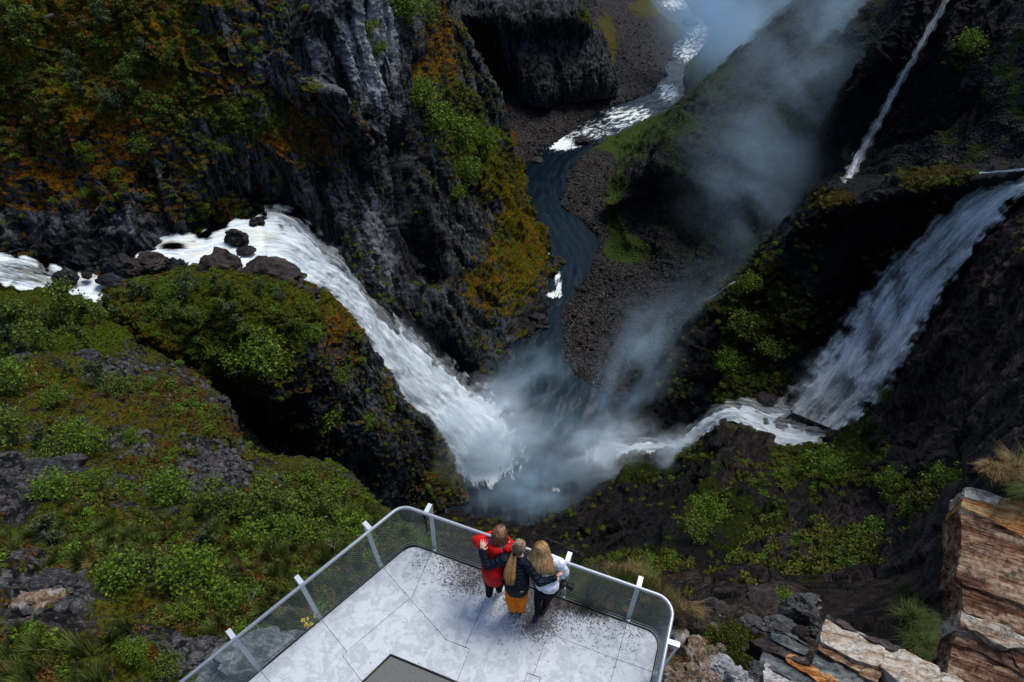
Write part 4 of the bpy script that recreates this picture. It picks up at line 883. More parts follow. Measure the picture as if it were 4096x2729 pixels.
wrinkle(o, 0.012, (10, 10, 7), 3); child(o, L_)
o = skin_mesh('trousers', [(lhip, lk, 0.092, 0.07), (lk, la + UP * 0.07, 0.066, 0.05), (rhip, rk, 0.092, 0.07), (rk, ra + UP * 0.07, 0.066, 0.05)], M_black, 0.013); wrinkle(o, 0.008, (9, 9, 16), 5); child(o, L_)
sc = []; cc = nk + UP * 0.015 + F3 * 0.01
for k in range(25): a = 2 * math.pi * k / 24; sc.append(cc + R3 * (0.092 * math.cos(a)) + F3 * (0.075 * math.sin(a)) + UP * (0.022 * math.sin(a)))
o = skin_mesh('scarf', [(a, b, 0.032, 0.032) for a, b in zip(sc[:-1], sc[1:])] + [(a - UP * 0.035 + (a - cc) * 0.12, b - UP * 0.035 + (b - cc) * 0.12, 0.026, 0.026) for a, b in zip(sc[:-1], sc[1:])], M_scarf, 0.009, smooth=2); wrinkle(o, 0.010, (22, 22, 34), 8); child(o, L_)
o = skin_mesh('hood_lining', [(nk - F3 * 0.095 - UP * 0.02 - R3 * 0.07, nk - F3 * 0.115 - UP * 0.045, 0.035, 0.04), (nk - F3 * 0.115 - UP * 0.045, nk - F3 * 0.09 - UP * 0.03 + R3 * 0.08, 0.04, 0.035)], M_lining, 0.010, smooth=2); wrinkle(o, 0.008, (25, 25, 30), 4); child(o, L_)
shoe(L_, J3(1949, 2404, 0), J3(1972, 2362, 0), M_shoew, white=True); shoe(L_, J3(1986, 2386, 0), J3(2018, 2358, 0), M_shoew, white=True)
def bob(hc, fwd, root_f, length, spread, n, mat, cap, name='hair', w=0.0045, back=0.0, jit=0.012, fwdfall=0.15, seed=1):
    rr = random.Random(seed); r = fwd.cross(UP).normalized(); u = r.cross(fwd).normalized(); P_ = []
    for k in range(n):
        a = rr.uniform(-math.pi, math.pi); side = math.sin(a); fr = math.cos(a)
        if fr > 0.72: continue
        root = hc + u * (0.122 + rr.uniform(0, 0.010)) + fwd * (root_f + fr * 0.02) + r * side * 0.012
        p1 = hc + u * 0.094 + r * side * 0.064 + fwd * (fr * 0.062 - 0.008)
        p2 = hc + u * 0.02 + r * side * (0.094 + spread * 0.1) + fwd * (fr * 0.10 - 0.01)
        ln = length * rr.uniform(0.75, 1.08)
        p3 = hc - UP * (ln * 0.5) + r * side * (0.095 + spread * 0.6) + fwd * (fr * 0.105 * (1 + spread)) - F3 * back * 0.5
        p4 = hc - UP * ln + r * side * (0.085 + spread) + fwd * (fr * 0.10 * (1 + spread * 2)) - F3 * back + Vector([rr.gauss(0, jit) for _ in range(3)])
        P_.append([q + Vector([rr.gauss(0, 0.003) for _ in range(3)]) for q in interp([root, p1, p2, p3, p4], 9)])
    return strands(name, P_, mat, w)
o = skin_mesh('hair_base', [(hc + UP * 0.0, hc - UP * 0.09 - F3 * 0.03, 0.084, 0.076)], H_brown, 0.011, balls=[(hc - fw * 0.012 + UP * 0.012, (0.082, 0.098, 0.106), yawF)]); wrinkle(o, 0.008, (40, 40, 6), 2)
hb = bob(hc, fw, 0.03, 0.18, 0.03, 900, H_brown, None, seed=4, back=0.015); child(hb, L_); child(o, L_); o.name = 'hair'; hb.name = 'hair_strands'
# ---------------- woman in navy
Mm = person_root(2066, 2440, 'middle person with long ponytail, navy jacket and orange trousers at the railing')
hc = J3(2076, 2190, 1.51); fw = (F3 * 0.97 + R3 * 0.12 - UP * 0.30).normalized(); nk = J3(2078, 2222, 1.38)
ls = J3(2018, 2238, 1.32); rs = J3(2112, 2258, 1.32); le = J3(1946, 2264, 1.20); lw = J3(1926, 2204, 1.41); re_ = J3(2160, 2330, 1.18); rw = J3(2222, 2312, 1.24)
ch = J3(2066, 2275, 1.17); pv = J3(2066, 2340, 0.90); lhip = pv - R3 * 0.08; rhip = pv + R3 * 0.08
lk = J3(2044, 2395, 0.48); rk = J3(2086, 2398, 0.48); la = J3(2052, 2436, 0.10); ra = J3(2081, 2438, 0.10)
body = skin_mesh('body', [(nk, hc, 0.05, 0.052), (nk, ch, 0.06, 0.11), (ch, pv, 0.12, 0.12), (nk, ls, 0.05, 0.05), (nk, rs, 0.05, 0.05), (ls, le, 0.043, 0.034), (le, lw, 0.034, 0.024), (rs, re_, 0.043, 0.034), (re_, rw, 0.034, 0.024),
  (lhip, lk, 0.078, 0.05), (lk, la, 0.05, 0.033), (rhip, rk, 0.078, 0.05), (rk, ra, 0.05, 0.033)]
  + fingers(lw, (J3(1938, 2158, 1.47) - lw), R3, F3 * 0.3 - UP * 0.7, 0.17) + fingers(rw, (J3(2252, 2276, 1.30) - rw), R3 * 0.3 - F3 * 0.8, F3 * 0.4 - UP * 0.5 + R3 * 0.3, 0.17), M_skin, 0.0075, balls=face_bits(hc, fw), smooth=1)
child(body, Mm); face_parts(Mm, hc, fw)
o = skin_mesh('jacket', [(nk - UP * 0.06, ch, 0.105, 0.150, (1.1, 0.9, 1, yawF)), (ch, pv + UP * 0.06, 0.150, 0.165, (1.12, 0.9, 1, yawF)), (pv + UP * 0.06, pv - UP * 0.06, 0.165, 0.158, (1.12, 0.9, 1, yawF)), (nk - UP * 0.05, ls, 0.08, 0.08), (nk - UP * 0.05, rs, 0.08, 0.08),
  (ls, le, 0.078, 0.064), (le, lw, 0.060, 0.042), (rs, re_, 0.078, 0.066), (re_, rw, 0.062, 0.042), (nk - UP * 0.02 - R3 * 0.05 - F3 * 0.06, nk - UP * 0.02 + R3 * 0.06 - F3 * 0.06, 0.05, 0.05)], M_navy, 0.012, smooth=4)
wrinkle(o, 0.010, (12, 12, 12), 13); child(o, Mm)
lgb = J3(2085, 2369, 0.93) - F3 * 0.02; 
BVC = {}
def surf_pt(ob, x, y):
    if ob.name not in BVC: BVC[ob.name] = BVHTree.FromPolygons([v.co[:] for v in ob.data.vertices], [p.vertices[:] for p in ob.data.polygons])
    bv = BVC[ob.name]
    d = (Vector(P(x, y, 100)) - Vector((0, 0, HC))).normalized(); h = bv.ray_cast(Vector((0, 0, HC)), d)
    return h[0] - d * 0.006 if h[0] else None
lp = [surf_pt(o, *q) for q in [(2082,2374),(2080,2370),(2081,2367),(2085,2366.5),(2089,2367),(2093,2365.5),(2091,2368),(2092,2371),(2088,2374)]]
lp = [q for q in lp if q]
if len(lp) > 3: M_logo = plain('white_print', (0.5, 0.52, 0.55), 0.7); child(tube('logo', lp, 0.0022, M_logo, 5), o)
o = skin_mesh('trousers', [(lhip, lk, 0.092, 0.082), (lk, la + UP * 0.04, 0.080, 0.062), (rhip, rk, 0.092, 0.082), (rk, ra + UP * 0.04, 0.080, 0.062)], M_orange, 0.012); wrinkle(o, 0.010, (8, 8, 18), 15); child(o, Mm)
tr = o
for q in ([(2036,2381),(2043,2386),(2051,2388),(2060,2387)], [(2066,2387),(2076,2392),(2086,2393),(2098,2390)]):
    pp = [surf_pt(tr, *a) for a in q]; pp = [a for a in pp if a]
    if len(pp) > 2: child(tube('dark_seam', pp, 0.007, plain('grey_trim', (0.05, 0.045, 0.035), 0.8), 6), tr)
shoe(Mm, J3(2052, 2458, 0), J3(2047, 2425, 0), M_boot, 'boot'); shoe(Mm, J3(2082, 2459, 0), J3(2086, 2426, 0), M_boot, 'boot')
o = skin_mesh('hair', [(hc, hc - F3 * 0.05 - UP * 0.04, 0.080, 0.06)], H_ash, 0.010, balls=[(hc - fw * 0.010 + UP * 0.006, (0.082, 0.098, 0.106), yawF)]); wrinkle(o, 0.005, (40, 40, 8), 22); child(o, Mm)
tie = J3(2059, 2212, 1.50) ; rr = random.Random(3); PP = []
for k in range(600):
    a = rr.uniform(-2.0, 2.0); side = math.sin(a); r_ = R3; s0 = hc + UP * 0.116 * math.cos(side * 0.9) + F3 * (0.05 + 0.02 * rr.random()) + r_ * side * 0.06
    s1 = hc + r_ * side * 0.095 + UP * (0.098 - 0.075 * side * side) - F3 * 0.03; s2 = hc.lerp(tie, 0.8) + r_ * side * 0.045 + UP * 0.015
    PP.append([q + Vector([rr.gauss(0, 0.002) for _ in range(3)]) for q in interp([s0, s1, s2, tie + Vector([rr.gauss(0, 0.008) for _ in range(3)])], 7)])
child(strands('hair_strands', PP, H_ash, 0.004), Mm)
child(skin_mesh('hair_tie', [(tie - UP * 0.005, tie - UP * 0.012 - F3 * 0.02, 0.024, 0.024)], M_black, 0.008, smooth=1), Mm)
p1 = J3(2053, 2245, 1.36) ; p2 = J3(2046, 2290, 1.22); p3 = J3(2045, 2324, 1.10); PP = []
bk = -F3 * 0.05
for k in range(420):
    jx = rr.gauss(0, 1); jz = rr.gauss(0, 1); e = rr.uniform(0.75, 1.02)
    q = [tie + R3 * jx * 0.010, p1 + R3 * jx * 0.020 + F3 * jz * 0.012 + bk, p2 + R3 * jx * 0.028 + F3 * jz * 0.014 + bk, p2.lerp(p3, e) + R3 * jx * 0.022 + F3 * jz * 0.012 + bk]
    PP.append(interp(q, 9))
child(strands('ponytail', PP, H_gold, 0.0045), Mm)
# ---------------- woman in white
Rw = person_root(2158, 2462, 'rightmost person with loose blond hair and white top, holding a camera at the railing')
hc = J3(2166, 2192, 1.55); fw = (F3 * 0.96 - R3 * 0.15 - UP * 0.30).normalized(); nk = J3(2180, 2228, 1.40)
ls = J3(2128, 2238, 1.35); rs = J3(2236, 2252, 1.36); le = J3(2118, 2262, 1.12); lw = J3(2140, 2220, 1.05); re_ = J3(2258, 2290, 1.12); rw = J3(2242, 2318, 1.00)
ch = J3(2186, 2280, 1.18); pv = J3(2186, 2345, 0.92); lhip = pv - R3 * 0.085; rhip = pv + R3 * 0.085
lk = J3(2152, 2402, 0.48); rk = J3(2192, 2392, 0.50); la = J3(2149, 2456, 0.10); ra = J3(2174, 2432, 0.10)
fing = fingers(rw, (J3(2252, 2330, 0.99) - rw), F3, -UP * 0.4 - R3 * 0.8, 0.16)
body = skin_mesh('body', [(nk, hc, 0.05, 0.052), (nk, ch, 0.06, 0.11), (ch, pv, 0.12, 0.125), (nk, ls, 0.05, 0.05), (nk, rs, 0.05, 0.05), (ls, le, 0.043, 0.034), (le, lw, 0.034, 0.024), (rs, re_, 0.043, 0.034), (re_, rw, 0.034, 0.024),
  (lhip, lk, 0.082, 0.052), (lk, la, 0.05, 0.033), (rhip, rk, 0.082, 0.052), (rk, ra, 0.05, 0.033)] + fing + fingers(lw, F3, R3, -UP, 0.15), M_skin, 0.008, balls=face_bits(hc, fw), smooth=2)
child(body, Rw); face_parts(Rw, hc, fw)
o = skin_mesh('top', [(nk - UP * 0.06, ch, 0.10, 0.148, (1.15, 0.85, 1, yawF)), (ch, pv + UP * 0.10, 0.148, 0.160, (1.12, 0.88, 1, yawF)), (nk - UP * 0.05, ls, 0.078, 0.076), (nk - UP * 0.05, rs, 0.08, 0.082), (ls, le, 0.076, 0.058), (le, lw, 0.055, 0.04), (rs, re_, 0.082, 0.066), (re_, rw, 0.060, 0.036)], M_white, 0.012, smooth=4); wrinkle(o, 0.010, (11, 11, 9), 33); child(o, Rw)
o = skin_mesh('trousers', [(pv + UP * 0.02, pv - UP * 0.06, 0.165, 0.155, (1.15, 0.9, 0.8, yawF)), (lhip, lk, 0.088, 0.062), (lk, la + UP * 0.03, 0.058, 0.04), (rhip, rk, 0.088, 0.062), (rk, ra + UP * 0.03, 0.058, 0.04)], M_black, 0.012); wrinkle(o, 0.005, (9, 9, 16), 35); child(o, Rw)
shoe(Rw, J3(2136, 2494, 0), J3(2152, 2455, 0), M_shoep); shoe(Rw, J3(2166, 2463, 0), J3(2182, 2432, 0), M_shoep)
o = skin_mesh('hair', [(hc, hc - UP * 0.20 - F3 * 0.07, 0.095, 0.12, (1.1, 0.75, 1, yawF)), (hc - UP * 0.20 - F3 * 0.07, hc - UP * 0.40 - F3 * 0.10, 0.12, 0.105, (1.2, 0.55, 1, yawF))], H_blond, 0.012, balls=[(hc - fw * 0.010 + UP * 0.008, (0.084, 0.100, 0.108), yawF)]); wrinkle(o, 0.012, (34, 34, 5), 42); child(o, Rw)
rr = random.Random(9); PP = []; r = R3
for k in range(1300):
    a = rr.uniform(-math.pi, math.pi); side = math.sin(a); fr = math.cos(a)
    if fr > 0.6: continue
    root = hc + UP * 0.126 + F3 * (0.01 + fr * 0.02) + r * side * 0.02 - r * 0.012
    p1_ = hc + UP * 0.090 + r * side * 0.074 + F3 * (fr * 0.065 - 0.01)
    p2_ = hc - UP * 0.04 + r * side * (0.108) + F3 * (fr * 0.095 - 0.02)
    p3_ = hc - UP * 0.22 + r * side * (rr.uniform(0.12, 0.185) + 0.05 * max(side, 0)) + R3 * 0.02 + F3 * (min(fr, 0.1) * 0.11 - 0.105)
    ln = rr.uniform(0.42, 0.58); p4_ = hc - UP * ln + r * side * (rr.uniform(0.07, 0.19) + 0.06 * max(side, 0)) + R3 * 0.035 + F3 * (min(fr, 0) * 0.09 - 0.135) + Vector([rr.gauss(0, 0.012) for _ in range(3)])
    PP.append([q + Vector([rr.gauss(0, 0.004) for _ in range(3)]) for q in interp([root, p1_, p2_, p3_, p4_], 10)])
child(strands('hair_strands', PP, H_blond, 0.005), Rw)
# ---------------- camera in her hand
M_cam = plain('camera_black', (0.004, 0.004, 0.005), 0.5, 0.3, 0.2, 60); M_glass = plain('lens_glass', (0.01, 0.012, 0.02), 0.08, 0.8)
cp = J3(2252, 2332, 0.98); lt = J3(2290, 2352, 0.93); ax = (lt - cp).normalized(); ce = empty('camera', cp); tag(ce, 'black camera with a long zoom lens held by the person in white', 'camera')
def boxm(name, c, sx, sy, sz, X, Z, mat, bev=0.008):
    Y = Z.cross(X).normalized(); Z = X.cross(Y).normalized(); bm = bmesh.new()
    M = Matrix((X.to_4d(), Y.to_4d(), Z.to_4d(), (0, 0, 0, 1))).transposed(); M[0][3], M[1][3], M[2][3] = c; M[3] = (0, 0, 0, 1)
    bmesh.ops.create_cube(bm, size=1, matrix=M @ Matrix.Diagonal((sx, sy, sz, 1))); bmesh.ops.bevel(bm, geom=bm.edges[:], offset=bev, segments=2, affect='EDGES')
    me = bpy.data.meshes.new(name); bm.to_mesh(me); bm.free(); me.materials.append(mat); return link(bpy.data.objects.new(name, me))
Zc = (F3 * 0.3 + UP).normalized()
child(boxm('camera_body', cp, 0.07, 0.15, 0.11, ax, Zc, M_cam, 0.012), ce); child(boxm('viewfinder', cp + Zc * 0.06, 0.05, 0.05, 0.035, ax, Zc, M_cam), ce)
child(tube('lens', [cp + ax * 0.02, cp + ax * 0.07, cp + ax * 0.075, cp + ax * 0.13, cp + ax * 0.135, lt], 0.04, M_cam, 20, taper=[0.042, 0.042, 0.047, 0.047, 0.052, 0.052]), ce)
child(tube('lens_glass', [lt - ax * 0.002, lt + ax * 0.001], 0.037, M_glass, 20), ce)
st = interp([cp + Zc * 0.04 - F3 * 0.05, cp + UP * 0.10 - F3 * 0.05 - R3 * 0.03, J3(2235, 2300, 1.1), J3(2225, 2318, 1.05)], 10); child(tube('strap', st, 0.006, M_cam, 6), ce)
# ---------------------------------------------------------------- rocks, trees and scrub
DG = bpy.context.evaluated_depsgraph_get()
def hit(x, y, lift=0.0):
    """where the line of sight through x, y first meets the terrain"""
    o = Vector((0, 0, HC)); d = (Vector(P(x, y, 100)) - o).normalized(); st = o
    for _ in range(6):
        ok, loc, n, i, ob, m = S.ray_cast(DG, st, d)
        if not ok: return None
        if ob.get('kind') == 'structure' and ob.name.split('.')[0] not in ('waterfall',): return loc - d * lift, n, ob
        st = loc + d * 0.05
    return None
def rock_mat(name, a, b, c, sc=1.0, white=0.0, bands=None):
    t = NT(name); pos = t.n('TexCoord').outputs['Object']
    v = t.vmul(pos, bands) if bands else pos
    n1 = t.noise(v, 1.3 * sc, 6, 0.65, 0.5); n2 = t.noise(v, 6 * sc, 5, 0.7, 0.3); n3 = t.noise(pos, 0.8 * sc, 3)
    col = t.ramp(n1, [(0.34, a), (0.52, b), (0.68, c)])
    col = t.mix(t.rng(n2, 0.38, 0.66), t.mix(1.0, col, (0.30, 0.28, 0.27), 'MULTIPLY'), col)
    if white: col = t.mix(t.math('MULTIPLY', t.rng(n3, 0.48, 0.62), white), col, (0.46, 0.46, 0.45))
    return t.done(t.bsdf(col, 0.8, 0.25, t.bump(t.math('MULTIPLY_ADD', n2, 0.6, n1), 0.10 / sc, 0.9)))
R_dark = rock_mat('black_river_rock', (0.006, 0.006, 0.007), (0.018, 0.017, 0.018), (0.04, 0.036, 0.035), 1.0)
R_brown = rock_mat('brown_river_rock', (0.012, 0.010, 0.010), (0.04, 0.030, 0.026), (0.075, 0.055, 0.045), 1.0)
R_tan = rock_mat('tan_boulder', (0.10, 0.055, 0.03), (0.24, 0.16, 0.10), (0.36, 0.28, 0.20), 2.2, 0.3)
R_white = rock_mat('white_boulder', (0.22, 0.22, 0.22), (0.40, 0.40, 0.41), (0.50, 0.49, 0.48), 2.5, 0.6)
R_grey = rock_mat('grey_boulder', (0.03, 0.032, 0.034), (0.09, 0.09, 0.092), (0.20, 0.20, 0.20), 2.0)
R_crag = rock_mat('dark_lichen_crag', (0.008, 0.008, 0.010), (0.035, 0.034, 0.038), (0.12, 0.12, 0.125), 3.0, bands=(1, 1.5, 0.4))
R_slate = rock_mat('bluish_slab', (0.06, 0.075, 0.08), (0.12, 0.14, 0.145), (0.20, 0.225, 0.225), 1.4)
def rock_mesh(seed, sub=4, rough=0.35, flat=1.0):
    bm = bmesh.new(); bmesh.ops.create_icosphere(bm, subdivisions=sub, radius=1.0); co = np.array([v.co[:] for v in bm.verts])
    q = co * 1.0; d = blocks(q * 1.1 + seed * 7.7, seed) * rough * 1.1 + blocks(q * 2.6 + seed, seed + 1) * rough * 0.45 + fbm(q * 5 + seed, 2, seed) * 0.06
    q = q * (1 + d)[:, None]
    for v, c in zip(bm.verts, q): v.co = c
    me = bpy.data.meshes.new('rock'); bm.to_mesh(me); bm.free(); return me
def rock(name, loc, size, rot, seed, mat, label, cat='boulder', group=None, sub=4):
    me = rock_mesh(seed, sub); me.materials.append(mat); o = link(bpy.data.objects.new(name, me)); o.location = loc; o.scale = size; o.rotation_euler = rot
    return tag(o, label, cat, group)
def px_rock(name, x, y, wpx, hpx, mat, label, seed, d=None, sink=0.25, group=None, ry=1.0, sub=4):
    if d is None:
        h = hit(x, y)
        if not h: return None
        loc = h[0]
    else: loc = Vector(P(x, y, d))
    dist = (loc - Vector((0, 0, HC))).dot(Vector((0, math.cos(TH), -math.sin(TH)))); k = dist / FPX
    sx = wpx * k / 2; sz = hpx * k / 2
    return rock(name, loc - Vector((0, 0, sz * sink)), (sx, max(sx, sz) * 0.8 * ry, sz), (0, 0, (seed * 1.7) % 0.6 - 0.3), seed, mat, label, 'rock', group, sub)
# rocks round the lip of the left waterfall
LR = [(942,955,68,66,R_dark,'upright black rock in the white water above the lip of the left waterfall',92.5),(1012,890,28,22,R_dark,'left one of two small black rocks in the foam at the fall crest',94),(1038,884,34,26,R_dark,'right one of two small black rocks in the foam at the fall crest',94.4),
 (697,1062,66,52,R_dark,'angular black rock in the rapids left of the brown outcrop',90.6),(600,1055,110,60,R_brown,'long dark rock against the cliff beside the upper rapids',89.8),(525,1075,70,70,R_brown,'speckled brown boulder under the cliff where the upper river bends',89.2),(490,1062,90,80,R_dark,'wide black boulder left of the speckled brown one',89.3),
 (263,1112,78,50,R_dark,'black boulder in the river above the left birch thicket',88),(345,1100,34,20,R_dark,'small black stone between two boulders in the upper river',88.4),(418,1118,60,34,R_dark,'flat black rock with foam around it in the upper river',88.6),(462,1132,54,24,R_dark,'low black rock awash just above the birches',88.7),
 (880,1065,150,110,R_brown,'big brown outcrop splitting the water at the top of the mossy hill',91.5),(1080,1115,230,110,R_brown,'long brown rock hump along the near edge of the left waterfall',93.5),(1200,1190,120,70,R_brown,'brown shoulder of rock beside the foot of the long hump',97),(985,1000,60,16,R_dark,'thin dark ridge of rock breaking the foam behind the upright rock',93.6),(1045,1038,50,12,R_dark,'sliver of black rock in the foam above the long hump',94.6)]
for i, (x, y, w, h, m, lb, d) in enumerate(LR): px_rock('river_rock', x, y, w * 1.2, h * 1.25, m, lb, 100 + i, d - 1.0, 0.1)
RR = [(2235,1045,60,36,R_dark,'dark boulder in the middle of the river above the white rapid',190.6),(2150,640,50,18,R_brown,'flat boulder at the head of the dark river pool',193),(2330,560,60,22,R_dark,'black rock bar between the two arms of the rapids',194.5),(2395,575,40,16,R_dark,'small black rock at the edge of the green bank',195.5),(2150,1290,110,60,R_dark,'black rock pile at the foot of the left cliff beside the pool',189.6),(2110,1325,60,34,R_dark,'smaller black rock beside the pile at the foot of the left cliff',189.7),
 (1925,1520,110,50,R_dark,'black wet rock at the water line near the landing of the left waterfall',189.6),(2090,1230,130,70,R_dark,'large black boulder wedged below the left cliff beside the rapid',189.5),(2640,300,60,40,R_dark,'dark boulder in the foaming far bend of the river',208),(2690,240,50,26,R_brown,'brown rock between two strands of the far rapids',213),(2760,90,60,28,R_dark,'dark rock splitting the farthest rapids',222)]
for i, (x, y, w, h, m, lb, d) in enumerate(RR): px_rock('river_rock', x, y, w, h, m, lb, 140 + i, d, 0.2)
for i, (x, y, w, h, m, lb, d) in enumerate([(3130,1700,90,90,R_dark,'black rock at the foot of the right waterfall',161.5),(3190,1680,130,70,R_dark,'round wet rock between two strands of the right waterfall',160),(3270,1690,120,60,R_dark,'right hand wet rock at the bottom of the right waterfall',158.5),(3080,1610,110,60,R_brown,'brown rock step left of the right waterfall foot',160.5),(3060,1700,40,60,R_dark,'small black rock beside the white side spout',162.2),(2920,1740,130,110,R_brown,'dark rounded rock in the bend of the low cascade',161.5),(3040,1785,150,70,R_brown,'broad brown rock below the bend of the low cascade',160),
  (2590,1865,80,110,R_brown,'brown knob of rock beside the end of the low cascade',180.5),(2700,1850,150,70,R_brown,'mossy knoll of rock just below the low cascade',174.5),(2425,1445,7,7,R_white,'small white stone on the gravel bar, upper one of two',None),(2373,1532,7,7,R_white,'small white stone on the gravel bar, lower one of two',None),(2410,720,12,12,R_grey,'pale grey stone on the slope of the right bank',None),(2440,2265,34,40,R_white,'crumpled white rock behind the tan grass tuft beyond the railing',14.5),(2405,2295,26,20,R_grey,'small pale rock left of the crumpled white one',14.2)]):
    px_rock('river_rock' if i < 11 else 'rock', x, y, w, h, m, lb, 170 + i, d, 0.15)
# boulders on the ledge at the right of the platform
NB = [(2655,2535,130,110,R_white,'white speckled boulder seen partly through the corner of the railing',12.9),(2770,2620,110,170,R_tan,'tall tan boulder with a pointed top beside the railing post',13.0),(2740,2700,90,110,R_tan,'narrow tan boulder at the bottom right of the railing',12.7),(2680,2725,110,110,R_tan,'rounded tan boulder at the very bottom right of the railing',12.6),(2860,2675,130,130,R_white,'big white boulder speckled with rust right of the tan one',13.2),(2945,2715,90,90,R_white,'second white boulder half hidden in moss at the bottom edge',13.3),(2830,2730,90,60,R_tan,'low tan boulder at the bottom edge below the white one',12.9),
 (2845,2600,40,30,R_tan,'small pinkish stone on the pebble patch',13.3),(2877,2622,38,34,R_grey,'small dark grey round stone on the pebble patch',13.3),(2825,2622,32,26,R_grey,'small grey stone left of the round one',13.2),(2885,2590,30,18,R_tan,'flat pink stone at the top of the pebble patch',13.4),(2900,2640,26,20,R_tan,'tiny tan stone right of the round grey one',13.4),
 (3040,2700,90,60,R_grey,'dark grey rock at the foot of the mossy gully',13.6),(3210,2440,130,130,R_grey,'rough grey boulder with a sprig of green at its left',17.5),(3120,2510,110,50,R_grey,'dark wet boulder between the moss and the rough grey boulder',16),(3010,2495,90,50,R_grey,'grey wet stone right of the little white stream',15.6),(2870,2460,130,60,R_brown,'brown wet rocks at the head of the little white stream',17),(3030,2410,140,60,R_brown,'rust brown rock band above the little stream',19.5),(3200,2540,60,70,R_brown,'leaning brown stone under the rough grey boulder',15.8),(3265,2520,60,50,R_grey,'dark angular stone left of the white slabs',16.2),(2500,2560,60,30,R_grey,'pale lump of rock in the grass beneath the railing',12.9)]
for i, (x, y, w, h, m, lb, d) in enumerate(NB): px_rock('boulder', x, y, w * 1.15, h * 1.15, m, lb, 200 + i, d - (0.35 if d < 14 else 0.0), 0.1)
for (x, y, w, h, lb, sd_) in [(860,1610,110,70,'grey boulder-like crag above the dark ravine',5),(190,1900,300,210,'large lichen grey crag at the left edge of the picture',6),(60,1440,150,70,'grey ledge of rock in the heather at the far left',7),(330,1420,150,60,'tilted grey slab below the birch thicket',8),(660,2290,150,60,'streaky grey rock in the heather left of the railing',9),(200,2330,220,90,'pale grey outcrop at the left edge',10),(900,2230,130,60,'small pale outcrop among the bushes left of the railing',11)]:
    px_rock('rock', x, y, w * 0.8, h * 0.8, R_crag, lb, 300 + sd_, None, 0.6)
px_rock('boulder', 1010, 2790, 620, 190, R_slate, 'broad blue grey boulder at the bottom edge under the railing', 333, 31.0, 0.0, sub=5)
px_rock('boulder', 150, 2420, 200, 90, R_tan, 'rust and cream coloured rock at the left edge', 334, None, 0.5)
# layered slabs: polygons traced on sloping planes, each slab has its own thickness
def slab_mat(name, a, b, c, dark=0.0):
    t = NT(name); pos = t.n('NewGeometry').outputs['Position']; rot = t.n('VectorRotate', rotation_type='Z_AXIS', i={'Vector': pos, 'Angle': 0.40}).outputs[0]
    v = t.vmul(rot, (0.35, 4.5, 4.0)); n1 = t.noise(v, 0.9, 7, 0.7, 0.35); n2 = t.noise(t.vmul(rot, (0.35, 13, 10)), 2.0, 5, 0.7, 0.2); n3 = t.noise(pos, 1.1, 4, 0.6, 0.8)
    col = t.ramp(t.math('MULTIPLY_ADD', n2, 0.35, t.math('MULTIPLY', n1, 0.75)), [(0.44, a), (0.54, b), (0.63, c)])
    col = t.mix(t.rng(n3, 0.55, 0.72, 0, 0.55), col, c); col = t.mix(t.rng(t.noise(pos, 9, 6, 0.75), 0.35, 0.6), t.mix(1.0, col, (0.4, 0.38, 0.36), 'MULTIPLY'), col)
    return t.done(t.bsdf(col, 0.75, 0.12, t.bump(t.math('ADD', n2, n1), 0.035, 0.9)))
L_brown = slab_mat('brown_banded_rock', (0.028, 0.011, 0.007), (0.155, 0.070, 0.040), (0.34, 0.24, 0.16))
L_orange = slab_mat('orange_banded_rock', (0.08, 0.022, 0.006), (0.34, 0.115, 0.022), (0.48, 0.30, 0.14))
L_cream = slab_mat('cream_weathered_rock', (0.20, 0.10, 0.045), (0.40, 0.32, 0.24), (0.52, 0.47, 0.41))
L_white = slab_mat('white_quartz_rock', (0.20, 0.18, 0.16), (0.42, 0.40, 0.38), (0.52, 0.51, 0.50))
L_grey = slab_mat('blue_grey_rock', (0.03, 0.035, 0.04), (0.07, 0.078, 0.085), (0.16, 0.17, 0.165))
L_dark = slab_mat('dark_purple_rock', (0.010, 0.009, 0.010), (0.040, 0.030, 0.030), (0.09, 0.07, 0.065))
